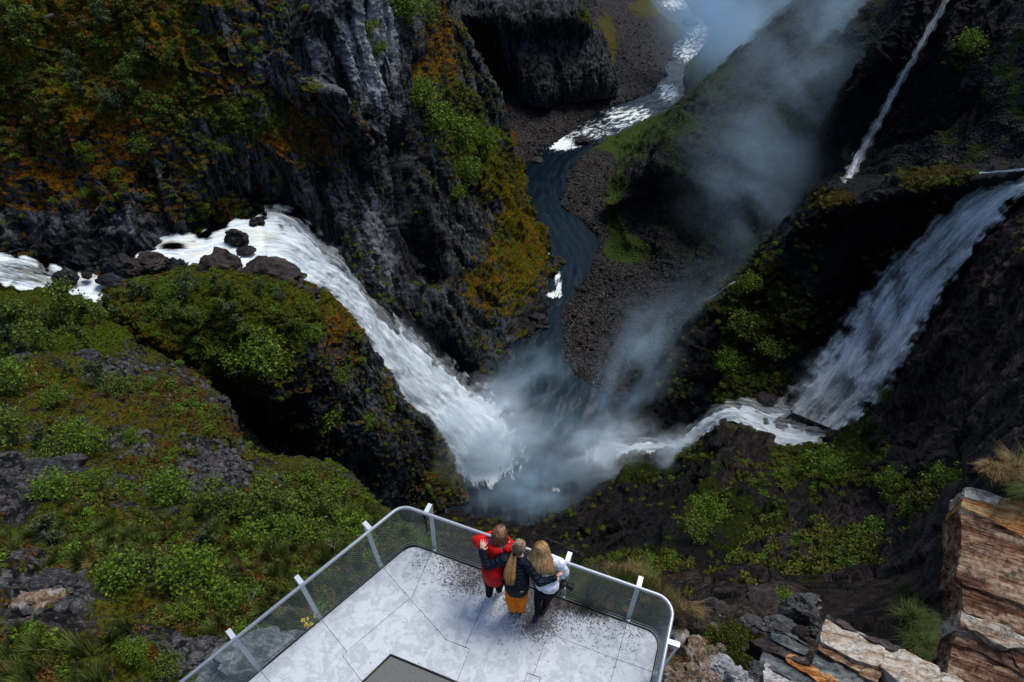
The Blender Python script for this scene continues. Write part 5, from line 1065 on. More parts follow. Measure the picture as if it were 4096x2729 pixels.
def slab(name, poly, thick, mat, parent, seed):
    """poly: picture point and metres below the camera for each corner; the block runs down and back from there"""
    pts = []
    n = len(poly); rr_ = random.Random(seed)
    for i in range(n):
        a, b = poly[i], poly[(i + 1) % n]; pts.append(Vector(P(*a))); L0 = math.hypot(a[0] - b[0], a[1] - b[1]); k = max(1, int(L0 / 28))
        for j in range(1, k):
            f = j / k; jx = rr_.uniform(-4, 4); jy = rr_.uniform(-4, 4); pts.append(Vector(P(a[0] + (b[0] - a[0]) * f + jx, a[1] + (b[1] - a[1]) * f + jy, a[2] + (b[2] - a[2]) * f)))
    bm = bmesh.new(); vs = [bm.verts.new(p) for p in pts]; f = bm.faces.new(vs); f.normal_update()
    nrm = f.normal.copy()
    if nrm.z < 0: nrm = -nrm
    r = bmesh.ops.extrude_face_region(bm, geom=[f]); dn = (-UP * 0.9 + -nrm * 0.6) * thick
    bmesh.ops.translate(bm, verts=[g for g in r['geom'] if isinstance(g, bmesh.types.BMVert)], vec=dn)
    bmesh.ops.recalc_face_normals(bm, faces=bm.faces); bmesh.ops.triangulate(bm, faces=bm.faces)
    for _ in range(5):
        es = [e for e in bm.edges if e.calc_length() > 0.10]
        if not es or len(bm.verts) > 6000: break
        bmesh.ops.subdivide_edges(bm, edges=es, cuts=1); bmesh.ops.triangulate(bm, faces=[q for q in bm.faces if len(q.verts) > 3])
    bm.normal_update(); co = np.array([v.co[:] for v in bm.verts]); no = np.array([v.normal[:] for v in bm.verts])
    d = blocks(co * np.array([1.6, 5, 5]), seed) * 0.035 + fbm(co * 4, 4, seed) * 0.03 + fbm(co * np.array([3, 18, 18]), 2, seed) * 0.008
    co = co + no * d[:, None]
    for v, c in zip(bm.verts, co): v.co = c
    me = bpy.data.meshes.new(name); bm.to_mesh(me); bm.free(); me.materials.append(mat); o = link(bpy.data.objects.new(name, me))
    if parent: child(o, parent)
    return o
ol = empty('rock_outcrop', P(4000, 2400, 12)); tag(ol, 'brown and orange banded rock face at the right edge below the grass tuft', 'rock outcrop')
DD = lambda x, y: 11.4 + (y - 1940) * 0.0016 + (4096 - x) * 0.0009
def pl(pts, off=0.0): return [(x, y, DD(x, y) + off) for x, y in pts]
OL = [([(3862,1948),(3960,1965),(4012,1990),(3985,2018),(3930,2000),(3858,1986)],0.5,L_cream,0.0),([(4015,1990),(4060,2000),(4300,2060),(4300,2110),(4096,2050),(3988,2019)],0.5,L_orange,0.02),
 ([(3856,1990),(3928,2004),(4096,2054),(4300,2114),(4300,2210),(4096,2150),(3960,2075),(3845,2025)],0.5,L_orange,0.03),
 ([(3845,2028),(3960,2078),(4096,2152),(4300,2214),(4300,2500),(4096,2420),(3960,2370),(3870,2345),(3825,2315),(3846,2200),(3842,2090)],0.6,L_brown,0.06),
 ([(3852,2347),(3945,2372),(4040,2400),(4096,2422),(4300,2504),(4300,2600),(4096,2540),(3990,2490),(3925,2470),(3858,2452),(3848,2400)],0.6,L_brown,0.12),
 ([(3845,2440),(3925,2474),(4000,2500),(4096,2545),(4300,2604),(4300,2660),(4096,2595),(4030,2590),(3950,2550),(3905,2520),(3840,2510)],0.6,L_cream,0.08),
 ([(3838,2516),(3905,2526),(3950,2556),(4010,2600),(4096,2640),(4096,2700),(4000,2650),(3900,2600),(3815,2570)],0.6,L_brown,0.22),
 ([(4034,2594),(4300,2680),(4300,2790),(4096,2705),(4060,2640)],0.6,L_brown,0.2),
 ([(3812,2575),(3900,2604),(4000,2656),(4096,2706),(4200,2760),(4200,3000),(3900,2850),(3790,2690),(3800,2620)],0.6,L_brown,0.28),
 ([(3785,2640),(3900,2700),(4000,2760),(4100,2850),(3900,2950),(3770,2760)],0.6,L_dark,0.42)]
for i, (pp, th, m, off) in enumerate(OL): slab('rock_layer', pl(pp, off), th, m, ol, 400 + i)
D2 = lambda x, y: 13.0 + (2600 - y) * 0.003 - (x - 3300) * 0.0003
def p2(pts, off=0.0): return [(x, y, D2(x, y) + off) for x, y in pts]
SL = [([(3302,2472),(3425,2530),(3540,2580),(3530,2650),(3510,2665),(3420,2640),(3290,2570),(3280,2555)],0.35,L_cream,0.0,'cream topped rock block with a rust rim, left end of the pale ledge'),
 ([(3533,2585),(3620,2598),(3765,2672),(3768,2729),(3740,2790),(3600,2729),(3524,2668)],0.35,L_cream,0.03,'cream rock block with a black scratch mark, middle of the pale ledge'),
 ([(3772,2680),(3850,2720),(3950,2790),(3850,2900),(3760,2790)],0.35,L_cream,0.05,'cream rock block at the right end of the pale ledge'),
 ([(3308,2455),(3380,2490),(3470,2540),(3600,2592),(3580,2602),(3470,2556),(3380,2512),(3304,2472)],0.2,L_dark,-0.03,'thin grey brown rim stone along the back of the pale ledge'),
 ([(3275,2575),(3380,2620),(3460,2655),(3440,2690),(3340,2640),(3272,2600)],0.3,L_brown,0.12,'rust brown cracked rock band under the cream block'),
 ([(3465,2658),(3530,2680),(3510,2729),(3440,2700)],0.3,L_brown,0.13,'short rust brown rock block under the joint of the cream blocks'),
 ([(3080,2525),(3130,2540),(3225,2580),(3232,2600),(3220,2620),(3150,2590),(3085,2555)],0.3,L_grey,0.1,'blue grey slab with a thin white vein'),
 ([(3132,2530),(3160,2535),(3240,2585),(3225,2582)],0.2,L_grey,0.05,'small pointed blue grey slab leaning on the veined slab'),
 ([(3000,2562),(3080,2562),(3220,2625),(3240,2660),(3140,2630),(3060,2600)],0.3,L_dark,0.18,'dark slab with an orange tip left of the veined slab'),
 ([(3262,2595),(3350,2645),(3440,2700),(3500,2729),(3560,2790),(3400,2790),(3300,2700),(3245,2660)],0.3,L_grey,0.22,'dark grey slab with a pale green edge under the rust band'),
 ([(3050,2605),(3140,2635),(3260,2690),(3380,2760),(3300,2800),(3180,2729),(3040,2650)],0.3,L_grey,0.26,'pale green grey slab beside the orange streak'),
 ([(3135,2610),(3180,2625),(3330,2700),(3420,2760),(3380,2800),(3250,2710),(3150,2650)],0.3,L_orange,0.21,'bright orange streak of rock between the grey slabs'),
 ([(3055,2655),(3130,2690),(3230,2740),(3280,2800),(3150,2830),(3060,2760)],0.35,L_white,0.3,'white quartz slab at the bottom edge')]
for i, (pp, th, m, off, lb) in enumerate(SL): tag(slab('rock_slab', p2(pp, off), th, m, None, 430 + i), lb, 'rock slab')
# ---------------------------------------------------------------- plants
def leaf_mat(name, a, b, tr=0.25):
    t = NT(name); pos = t.n('NewGeometry').outputs['Position']; at = t.n('Attribute', attribute_name='leaf').outputs['Fac']
    n = t.math('MULTIPLY_ADD', at, 0.55, t.math('MULTIPLY', t.noise(pos, 0.5, 3), 0.6))
    c = t.mix(t.rng(n, 0.3, 0.85), a, b); d = t.bsdf(c, 0.7, 0.2)
    tl = t.n('BsdfTranslucent', i={'Color': c}); return t.done(t.n('MixShader', i={0: tr, 1: d, 2: tl}))
M_birch = leaf_mat('birch_leaves', (0.030, 0.050, 0.007), (0.12, 0.16, 0.02))
M_bright = leaf_mat('fresh_green_leaves', (0.034, 0.066, 0.005), (0.125, 0.20, 0.014))
M_greyg = leaf_mat('grey_green_leaves', (0.030, 0.045, 0.018), (0.085, 0.11, 0.04))
M_bark = plain('dark_bark', (0.03, 0.024, 0.02), 0.9, 0.2, 0.4, 12)
M_pale = plain('pale_bark', (0.22, 0.19, 0.16), 0.9, 0.2, 0.4, 12)
def limb(p, q, r0, r1, n=5):
    k = 4; pts = [p.lerp(q, i / k) for i in range(k + 1)]; return tube(None, pts, 0, None, n, taper=[r0 + (r1 - r0) * i / k for i in range(k + 1)])
def tree_proto(name, seed, h=1.0, nl=1500, ls=0.035, wide=0.42, mat=M_birch, conifer=False, trunks=1, bare=False, bark=None):
    """tree of height 1 with tapered trunk, limbs and a crown of small leaves in clumps"""
    rr = random.Random(seed); root = empty(name); V = []; F = []; tips = []
    def add(a):
        o = len(V); V.extend(a[0]); F.extend([[i + o for i in f] for f in a[1]])
    for tr in range(trunks):
        base = Vector((rr.uniform(-0.04, 0.04), rr.uniform(-0.04, 0.04), -0.05)); top = Vector((rr.uniform(-0.14, 0.14) * (trunks > 1) * 2 + rr.uniform(-0.05, 0.05), rr.uniform(-0.12, 0.12), rr.uniform(0.85, 0.97)))
        mid = base.lerp(top, 0.5) + Vector((rr.uniform(-0.05, 0.05), rr.uniform(-0.05, 0.05), 0))
        ax = [Vector(q) for q in cr([list(base), list(mid), list(top)], 7)]
        add(tube(None, ax, 0, None, 6, taper=[0.022 * (1 - 0.13 * i) for i in range(7)]))
        for b in range(9 if not conifer else 14):
            f = rr.uniform(0.22, 0.98); p = ax[min(5, int(f * 6))].lerp(ax[min(6, int(f * 6) + 1)], f * 6 % 1); a = rr.uniform(0, 6.283)
            ln = wide * (1.15 - f * (1.0 if conifer else 0.55)) * rr.uniform(0.55, 1.0); rise = -0.1 if conifer else rr.uniform(0.1, 0.5)
            q = p + Vector((math.cos(a) * ln, math.sin(a) * ln, ln * rise)); add(limb(p, q, 0.008, 0.003, 4)); tips.append((p, q))
            for _ in range(2): w = p.lerp(q, rr.uniform(0.4, 0.9)); e = w + Vector((rr.uniform(-1, 1), rr.uniform(-1, 1), rr.uniform(-0.2, 0.9))) * ln * 0.4; add(limb(w, e, 0.004, 0.0015, 3)); tips.append((w, e))
    t = mesh_obj('trunk', V, F, bark or M_bark, root)
    if not bare:
        V = np.zeros((nl * 4, 3)); A = np.zeros(nl * 4, np.float32)
        for k in range(nl):
            p, q = tips[rr.randrange(len(tips))]; c = p.lerp(q, rr.uniform(0.35, 1.1)) + Vector([rr.gauss(0, 0.05 * wide / 0.42) for _ in range(3)])
            s = ls * rr.uniform(0.5, 1.3); n = Vector([rr.gauss(0, 1) for _ in range(3)]) + Vector((0, 0, 0.8)); n.normalize(); u = n.orthogonal().normalized(); v = n.cross(u); a = rr.uniform(0, 6.28); u2 = u * math.cos(a) + v * math.sin(a); v2 = n.cross(u2)
            for j, (x, y) in enumerate(((-1, 0), (0, -0.6), (1, 0), (0, 0.6))): V[k * 4 + j] = c + u2 * x * s + v2 * y * s + n * (0.12 * s if j % 2 else 0)
            A[k * 4:k * 4 + 4] = rr.random()
        o = mesh_obj('crown', V, np.arange(nl * 4).reshape(-1, 4), mat, root); a = o.data.attributes.new('leaf', 'FLOAT', 'POINT'); a.data.foreach_set('value', A)
    return root
protos = {'birch_tree': [tree_proto('birch_tree', 1, nl=1700), tree_proto('birch_tree', 2, nl=1500, wide=0.5, trunks=2), tree_proto('birch_tree', 3, nl=1300, wide=0.36, mat=M_greyg)],
 'shrub': [tree_proto('shrub', 11, nl=1300, wide=0.85, trunks=3, ls=0.05, mat=M_bright), tree_proto('shrub', 12, nl=1300, wide=0.9, trunks=3, ls=0.05, mat=M_birch), tree_proto('shrub', 13, nl=1100, wide=0.8, trunks=2, ls=0.05, mat=M_greyg)],
 'spruce_tree': [tree_proto('spruce_tree', 21, nl=1500, wide=0.26, conifer=True, ls=0.03, mat=leaf_mat('spruce_needles', (0.012, 0.025, 0.008), (0.03, 0.05, 0.015)))],
 'bare_tree': [tree_proto('bare_tree', 31, wide=0.5, trunks=2, bare=True, bark=M_pale)]}
used = set()
def plant(kind, v, x, y, hpx, label, cat='tree', tilt=(0, 0), seed=0):
    h = hit(x, y)
    if not h: return
    loc = h[0]; dist = (loc - Vector((0, 0, HC))).dot(Vector((0, math.cos(TH), -math.sin(TH)))); s = hpx * dist / FPX
    src = protos[kind][v]
    if (kind, v) in used:
        r = src.copy(); S.collection.objects.link(r)
        for ch in src.children: c = ch.copy(); S.collection.objects.link(c); c.parent = r
    else: r = src; used.add((kind, v))
    r.location = loc; r.scale = (s, s, s); r.rotation_euler = (tilt[0], tilt[1], (x * 0.37 + y * 0.11) % 6.283)
    return tag(r, label, cat)
T = [ # kind, variant, base x, base y, height in picture points, label
 ('birch_tree',1,270,1300,190,'birch with a broad crown standing against the white river at the left'),('birch_tree',0,120,1310,180,'dense birch second from the left edge below the white river'),('birch_tree',2,30,1300,170,'greyish birch at the left edge below the white river'),('birch_tree',0,380,1290,150,'dark birch at the right end of the thicket below the river'),
 ('birch_tree',1,200,1400,160,'wide birch in the front row of the left thicket'),('birch_tree',2,90,1420,150,'grey green birch in the front row of the left thicket'),('birch_tree',0,330,1390,130,'birch leaning out of the front row of the left thicket'),('birch_tree',2,460,1260,110,'thin birch just left of the mossy hill crest'),
 ('birch_tree',2,570,1190,100,'slender birch on the crest in front of the rapids'),('birch_tree',0,620,1190,90,'small birch right of the slender one on the crest'),('shrub',2,740,1170,90,'bushy shrub on the crest left of the brown outcrop'),('shrub',0,700,1190,60,'bright shrub below the bushy one on the crest'),('birch_tree',2,880,1160,80,'little birch in front of the big brown outcrop'),('birch_tree',0,930,1170,70,'little green birch on the right side of the brown outcrop'),('birch_tree',2,1040,1180,80,'thin grey birch in front of the long rock hump'),('shrub',2,1130,1200,50,'low shrub at the right end of the hill crest'),
 ('shrub',0,1040,1490,160,'large bright green bush on the lower right of the mossy hill'),('shrub',1,960,1500,100,'darker bush touching the left side of the large bright one'),('birch_tree',0,900,1260,110,'birch in the middle of the mossy hill'),('birch_tree',2,940,1300,120,'grey birch right of the hill centre'),('birch_tree',0,1000,1370,110,'birch below the grey one on the hill'),('birch_tree',1,810,1290,100,'spreading birch on the left of the hill centre'),('shrub',1,700,1260,60,'low shrub near the top left of the hill'),('birch_tree',0,1200,1340,100,'birch near the rocky right edge of the hill'),('shrub',0,1260,1360,70,'shrub on the rim above the left waterfall'),
 ('shrub',0,870,1440,70,'leafy shrub on the front of the hill'),('birch_tree',0,830,1510,80,'small bright birch at the shaded foot of the hill'),('shrub',0,1110,1600,50,'light green shrub under the large bush'),('shrub',0,950,1620,40,'tiny bright shrub in the shade below the hill'),('shrub',0,1310,1690,110,'green shrub on the steep right face of the hill'),('shrub',1,1360,1530,70,'dull shrub on the rocky rim halfway down the fall'),('shrub',0,1470,1720,60,'shrub clinging above the lower part of the left waterfall'),('birch_tree',2,420,1530,150,'tall grey birch on the edge of the dark ravine'),('birch_tree',2,290,1500,70,'short pale birch left of the tall grey one'),('shrub',1,480,1560,70,'dull bush at the foot of the tall grey birch'),
 ('shrub',0,80,1560,130,'bright bush at the left edge halfway down'),('shrub',1,40,1570,80,'dark bush beside the bright one at the left edge'),('shrub',0,600,1560,50,'fresh green sprig over the ravine edge'),('shrub',0,240,1620,80,'shrub in the cleft left of the grey crags'),('shrub',1,60,1760,130,'dense dark bush at the left edge above the lichen crag'),('birch_tree',2,210,1770,130,'feathery grey birch left of the shadowed crag'),('shrub',0,330,1790,110,'bright bush right of the feathery birch'),('shrub',0,400,1800,100,'round fresh green bush above the pale rocks'),('shrub',1,270,1830,110,'bush in front of the feathery birch'),('shrub',0,540,1770,60,'low green shrub on the orange shelf'),
 ('shrub',0,230,1990,120,'emerald bush below the lichen crag'),('shrub',0,420,1950,80,'light green bush on the brown slope'),('birch_tree',0,650,1960,120,'upright birch on the right of the brown slope'),('shrub',0,730,1990,130,'leafy bush near the crag above the fern patch'),('birch_tree',0,850,2050,150,'birch at the left end of the long thicket'),('birch_tree',1,950,2060,170,'broad birch in the middle of the long thicket'),('birch_tree',0,1050,2090,190,'tall birch in the long thicket above the ferns'),('birch_tree',1,1150,2070,200,'wide birch whose crown meets the black ravine'),('birch_tree',0,1250,2100,210,'tallest birch right of the long thicket'),('birch_tree',1,1330,2090,150,'birch near the right tip of the thicket'),('shrub',0,1400,2160,120,'bright shrub just above the railing corner'),('shrub',0,1200,2180,120,'fern like green bush below the tall birches'),('shrub',0,1020,2180,110,'soft green bush at the left of the fern patch'),('birch_tree',2,850,2180,130,'grey thin birch on the brown rocks'),
 ('birch_tree',2,240,2170,170,'open grey birch standing alone on the heather slope'),('birch_tree',0,420,2200,90,'small upright birch right of the open grey one'),('shrub',1,540,2230,60,'dull low shrub in the middle of the heather'),('shrub',1,620,2300,120,'dark green bush left of centre above the grass clumps'),('shrub',0,500,2330,140,'dense bush above the pale streaked rocks'),('shrub',0,830,2340,180,'biggest bright bush on the slope left of the railing'),('birch_tree',0,700,2290,130,'twiggy birch between two bushes'),('shrub',0,900,2420,110,'bush below the biggest bright one'),('shrub',0,1010,2400,80,'round green shrub beside the dark dead stem'),('shrub',0,780,2470,80,'small bush over the grass clumps'),
 ('shrub',0,1010,2590,110,'leafy bush seen through the railing net at the left'),('shrub',0,1080,2600,80,'second bush seen through the railing net at the left'),('shrub',1,1250,2500,60,'yellow flecked bush right behind the deck edge'),('shrub',0,550,2620,80,'fresh green bush near the bottom left'),('shrub',1,680,2680,80,'bush beside the blue grey boulder'),('birch_tree',2,700,2640,110,'spindly birch left of the blue grey boulder'),
 ('shrub',0,1640,2170,60,'green shrub seen through the front net near the corner'),('shrub',0,1700,2200,50,'second green shrub behind the front net near the corner'),
 ('birch_tree',0,150,190,170,'light green birch at the top left corner'),('birch_tree',0,60,130,150,'birch left of the light green one at the top'),('birch_tree',2,330,380,110,'greyish birch on the mossy slope at upper left'),('birch_tree',2,300,300,100,'pale birch above the greyish one at upper left'),('birch_tree',1,540,330,110,'birch with a double top on the upper left slope'),('birch_tree',0,560,400,100,'green birch under the double topped one'),('birch_tree',2,420,110,110,'grey birch near the top edge at upper left'),('birch_tree',0,690,270,90,'green birch above the grey rock nose'),('birch_tree',2,600,260,110,'grey birch above the rock nose'),('birch_tree',2,850,100,90,'silver birch near the top edge above the moss ledges'),('birch_tree',0,1000,190,80,'birch at the rim of the bare grey wall'),('birch_tree',0,900,40,70,'birch cut by the top edge of the picture'),
 ('spruce_tree',0,195,250,60,'small dark spruce on the upper left slope'),('spruce_tree',0,770,30,60,'dark spruce at the top edge of the upper left slope'),('spruce_tree',0,420,120,50,'dark spruce beside the grey birch at the top'),('shrub',0,345,620,50,'bright shrub on the shaded rock at far left'),('shrub',0,370,650,40,'second bright shrub below the first at far left'),('shrub',0,890,630,55,'vivid shrub in a niche of the dark wall'),('shrub',0,1115,735,40,'vivid shrub just above the left waterfall crest'),('shrub',0,365,800,50,'green shrub on the olive shelf at far left'),('shrub',1,590,610,70,'grey green bush on the wall at left'),('shrub',2,460,430,80,'grey bush hanging on the wall at left'),
 ('shrub',0,1640,90,110,'leafy green shrub on the shelf at the top of the cliff'),('shrub',1,1710,110,90,'second shrub on the shelf at the top of the cliff'),('shrub',1,1480,170,80,'dark shrub tuft on the bare grey wall'),('shrub',1,1510,240,70,'lower dark shrub tuft on the bare grey wall'),('shrub',0,1700,440,110,'green shrub on the ridge left of the gorge'),('shrub',0,1760,540,120,'large green shrub on the ridge above the river bend'),('shrub',0,1850,580,110,'green shrub right of the large one on the ridge'),('shrub',0,1860,720,90,'shrub lower down the ridge'),('shrub',0,1830,800,60,'small shrub on the dark face under the ridge'),('shrub',0,1950,620,90,'shrub at the right end of the ridge'),
 ('shrub',0,3530,1610,70,'bright leafy shrub at the lower edge of the right waterfall'),('shrub',0,3250,1890,110,'green bush on the shelf below the cascade'),('shrub',0,3330,1920,90,'second green bush on the shelf below the cascade'),('shrub',0,3550,1960,90,'green tuft on the layered rocks at right'),('shrub',0,3740,1950,110,'dark leafy bush left of the tan grass tuft'),('shrub',0,3000,1160,70,'bright moss bush at the top of the dark spur'),('shrub',1,2960,1330,90,'leafy bush on the dark spur'),('shrub',0,2900,1480,80,'lower leafy bush on the dark spur'),('shrub',1,3070,1430,80,'bush on the right of the dark spur'),('shrub',0,2840,2090,110,'bright green bush in the shadow right of the cascade foot'),('shrub',1,2770,2150,90,'olive bush under the bright one in the shadow'),
 ('shrub',0,3870,220,80,'vivid bush on the black cliff at upper right'),('shrub',0,3120,2420,80,'bright green sprig beside the rough grey boulder'),('shrub',0,3180,2190,60,'green bush in a crack of the brown rocks'),('shrub',1,3640,2460,70,'grassy green bush in the gap behind the pale ledge'),
 ('bare_tree',0,1345,2230,130,'dead white branched birch standing above the railing'),('bare_tree',0,1012,2415,110,'dark dead stem beside the round green shrub'),('bare_tree',0,1075,1540,70,'pale dead twigs on the front of the hill')]
for i, (k, v, x, y, h, lb) in enumerate(T):
    plant(k, v, x, y, h, lb, 'bush' if k == 'shrub' else 'tree', tilt=(0.1 * math.sin(i * 2.1), 0.1 * math.cos(i * 1.3)))
for k in protos:
    for v, r in enumerate(protos[k]):
        if (k, v) not in used:
            for c in list(r.children): bpy.data.objects.remove(c)
            bpy.data.objects.remove(r)
# scrub, heather and moss cushions that nobody could count: instances on points
def clump_mesh(name, seed, n, ls, mat, flat=0.6, blade=False):
    rr = random.Random(seed); V = []; F = []; A = []
    for k in range(n):
        if blade:
            a = rr.uniform(0, 6.28); r0 = rr.uniform(0, 0.35); b = Vector((math.cos(a) * r0, math.sin(a) * r0, 0)); lean = rr.uniform(0.15, 0.9); hgt = rr.uniform(0.5, 1.0)
            wd = Vector((0.35, -0.25, 0)); tip = b + Vector((math.cos(a), math.sin(a), 0)) * lean * hgt * 0.6 + wd * hgt * 0.5 + UP * hgt; s = Vector((-math.sin(a), math.cos(a), 0)) * ls; m = b.lerp(tip, 0.55) + UP * 0.12 * hgt; i = len(V)
            V += [b - s, b + s, m + s * 0.7, m - s * 0.7, tip]; F += [[i, i + 1, i + 2, i + 3], [i + 3, i + 2, i + 4]]; A += [rr.random()] * 5
        else:
            d = Vector([rr.gauss(0, 1) for _ in range(3)]).normalized(); c = Vector((d.x, d.y, abs(d.z) * flat)) * rr.uniform(0.55, 1.0); nn = (d + Vector([rr.gauss(0, 0.6) for _ in range(3)])).normalized(); u = nn.orthogonal().normalized(); w = nn.cross(u); s = ls * rr.uniform(0.6, 1.4); i = len(V)
            V += [c - u * s, c - w * s * 0.6, c + u * s, c + w * s * 0.6]; F += [[i, i + 1, i + 2, i + 3]]; A += [rr.random()] * 4
    me = bpy.data.meshes.new(name); me.from_pydata([tuple(v) for v in V], [], F); me.materials.append(mat); a = me.attributes.new('leaf', 'FLOAT', 'POINT'); a.data.foreach_set('value', np.array(A, np.float32)); return me
def scatter(name, me, pts, rots, scl, label, cat):
    """one stuff object: geometry nodes put the object's own clump (kept as its first island) on its points"""
    n = len(pts); cl = np.zeros(len(me.vertices) * 3, np.float32); me.vertices.foreach_get('co', cl); cl = cl.reshape(-1, 3)
    P0 = np.array(pts[0]) ; 
    nv = len(cl); mm = bpy.data.meshes.new(name); V = np.vstack([cl * scl[0] + P0, np.array(pts)]); F = [list(p.vertices) for p in me.polygons]
    mm.from_pydata(V.tolist(), [], F); mm.materials.append(me.materials[0])
    la = np.zeros(nv, np.float32); me.attributes['leaf'].data.foreach_get('value', la)
    for nm, typ, arr in (('leaf', 'FLOAT', np.concatenate([la, np.zeros(n)])), ('is_point', 'FLOAT', np.concatenate([np.zeros(nv), np.ones(n)])), ('sc', 'FLOAT', np.concatenate([np.ones(nv), np.array(scl)]))):
        a = mm.attributes.new(nm, typ, 'POINT'); a.data.foreach_set('value', arr.astype(np.float32))
    a = mm.attributes.new('rot', 'FLOAT_VECTOR', 'POINT'); a.data.foreach_set('vector', np.vstack([np.zeros((nv, 3)), np.array(rots)]).astype(np.float32).ravel())
    o = link(bpy.data.objects.new(name, mm)); tag(o, label, cat, None, 'stuff')
    g = bpy.data.node_groups.new(name, 'GeometryNodeTree'); g.interface.new_socket('Geometry', in_out='INPUT', socket_type='NodeSocketGeometry'); g.interface.new_socket('Geometry', in_out='OUTPUT', socket_type='NodeSocketGeometry')
    N = g.nodes.new; gi = N('NodeGroupInput'); go = N('NodeGroupOutput'); ip = N('GeometryNodeInstanceOnPoints')
    def na(nm, ty): q = N('GeometryNodeInputNamedAttribute'); q.data_type = ty; q.inputs[0].default_value = nm; return q.outputs[0]
    sep = N('GeometryNodeSeparateGeometry'); sep.domain = 'POINT'; tr = N('GeometryNodeTransform')
    tr.inputs['Translation'].default_value = tuple(-P0 / scl[0]); tr.inputs['Scale'].default_value = (1 / scl[0],) * 3
    L_ = g.links.new; ga = na('is_point', 'FLOAT'); L_(gi.outputs[0], sep.inputs[0]); L_(ga, sep.inputs[1]); L_(sep.outputs[0], ip.inputs['Points']); L_(sep.outputs[1], tr.inputs[0]); L_(tr.outputs[0], ip.inputs['Instance'])
    er = N('FunctionNodeEulerToRotation'); L_(na('rot', 'FLOAT_VECTOR'), er.inputs[0]); L_(er.outputs[0], ip.inputs['Rotation']); L_(na('sc', 'FLOAT'), ip.inputs['Scale']); L_(ip.outputs[0], go.inputs[0])
    md = o.modifiers.new('scatter', 'NODES'); md.node_group = g; return o
rng = np.random.default_rng(3)
def pick(keys, n, cond, off=0.0, jit=0.3):
    pts = []; per = {}
    for k in keys:
        q, nn, m, px = SD[k]; vis = (px[:, 0] > -150) & (px[:, 0] < 4250) & (px[:, 1] > -150) & (px[:, 1] < 2850)
        w = cond(q, nn, m, px) * vis; per[k] = w
    tot = sum(w.sum() for w in per.values())
    for k, w in per.items():
        c = int(n * w.sum() / tot)
        if c: idx = rng.choice(len(w), c, p=w / w.sum()); q, nn, m, px = SD[k]; pts.append(q[idx] + nn[idx] * off + rng.normal(0, jit, (c, 3)) * np.array([1, 1, 0.2]))
    return np.vstack(pts)
KEY = {k: k for k in SD}; names = list(SD.keys())
K_cliff, K_block, K_bank, K_hillR, K_cliffR, K_spur, K_bed, K_hill, K_near, K_gorge, K_ledge = names
def rots(n): return np.stack([rng.normal(0, 0.2, n), rng.normal(0, 0.2, n), rng.uniform(0, 6.28, n)], 1)
patch = lambda q, s: sstep(-0.05, 0.22, fbm(q / s, 3, 6)) ** 1.5
def go(name, me, keys, n, smin, smax, cond, label, cat, off=0.0):
    pts = pick(keys, n, cond, off); n = len(pts); scatter(name, me, pts, rots(n), rng.uniform(smin, smax, n), label, cat)
veg = lambda q, nn, m, px: np.clip(m[:, 0] - 0.12, 0, 1.2) ** 1.3 * np.clip(nn[:, 2] + 0.25, 0.03, 1) * (0.05 + patch(q, 16))
grn = lambda q, nn, m, px: veg(q, nn, m, px) * np.clip(1.0 - 1.6 * m[:, 1], 0.05, 1)
rst = lambda q, nn, m, px: veg(q, nn, m, px) * np.clip(m[:, 1] * 2.2, 0.02, 1)
M_rust = leaf_mat('rust_heather', (0.035, 0.016, 0.003), (0.13, 0.062, 0.008), 0.1); M_olive = leaf_mat('olive_moss', (0.022, 0.030, 0.003), (0.095, 0.098, 0.008), 0.1)
M_grass = leaf_mat('grass_blades', (0.03, 0.045, 0.008), (0.11, 0.13, 0.025), 0.2); M_dry = leaf_mat('dry_grass_blades', (0.07, 0.045, 0.014), (0.30, 0.21, 0.09), 0.2)
c_low = clump_mesh('c1', 1, 220, 0.16, M_bright, 0.7); c_ol = clump_mesh('c2', 2, 200, 0.17, M_olive, 0.45); c_ru = clump_mesh('c3', 3, 200, 0.15, M_rust, 0.45); c_gr = clump_mesh('c4', 4, 160, 0.022, M_grass, blade=True); c_dr = clump_mesh('c5', 5, 170, 0.016, M_dry, blade=True)
go('scrub', c_low, [K_near, K_hill], 1900, 0.3, 0.95, grn, 'low green scrub on the near slope and the mossy hill', 'scrub')
go('moss_cushions', c_ol, [K_near, K_hill], 6500, 0.25, 0.8, grn, 'olive moss cushions on the near slope and the mossy hill', 'moss')
go('heather', c_ru, [K_near, K_hill], 2800, 0.2, 0.6, rst, 'rust brown heather on the near slope and the mossy hill', 'heather')
go('moss_cushions', c_ol, [K_cliff, K_block, K_cliffR, K_spur, K_gorge], 10500, 0.4, 1.1, lambda q, nn, m, px: grn(q, nn, m, px) * (q[:, 2] < -42), 'olive moss cushions on the gorge walls', 'moss')
go('heather', c_ru, [K_cliff], 3000, 0.35, 1.0, rst, 'rust brown heather on the ledges of the left gorge wall', 'heather')
go('scrub', c_low, [K_cliff, K_spur, K_gorge], 1300, 0.5, 1.2, lambda q, nn, m, px: grn(q, nn, m, px) * (q[:, 2] < -45), 'low green scrub on the gorge walls', 'scrub')
go('grass', c_gr, [K_near], 1500, 0.5, 1.5, lambda q, nn, m, px: veg(q, nn, m, px) * sstep(1950, 2250, px[:, 1]), 'wind blown grass clumps on the lower part of the near left slope', 'grass')
go('grass', c_dr, [K_near], 500, 0.4, 1.1, lambda q, nn, m, px: veg(q, nn, m, px) * sstep(1900, 2200, px[:, 1]), 'yellowed grass clumps on the lower part of the near left slope', 'grass')
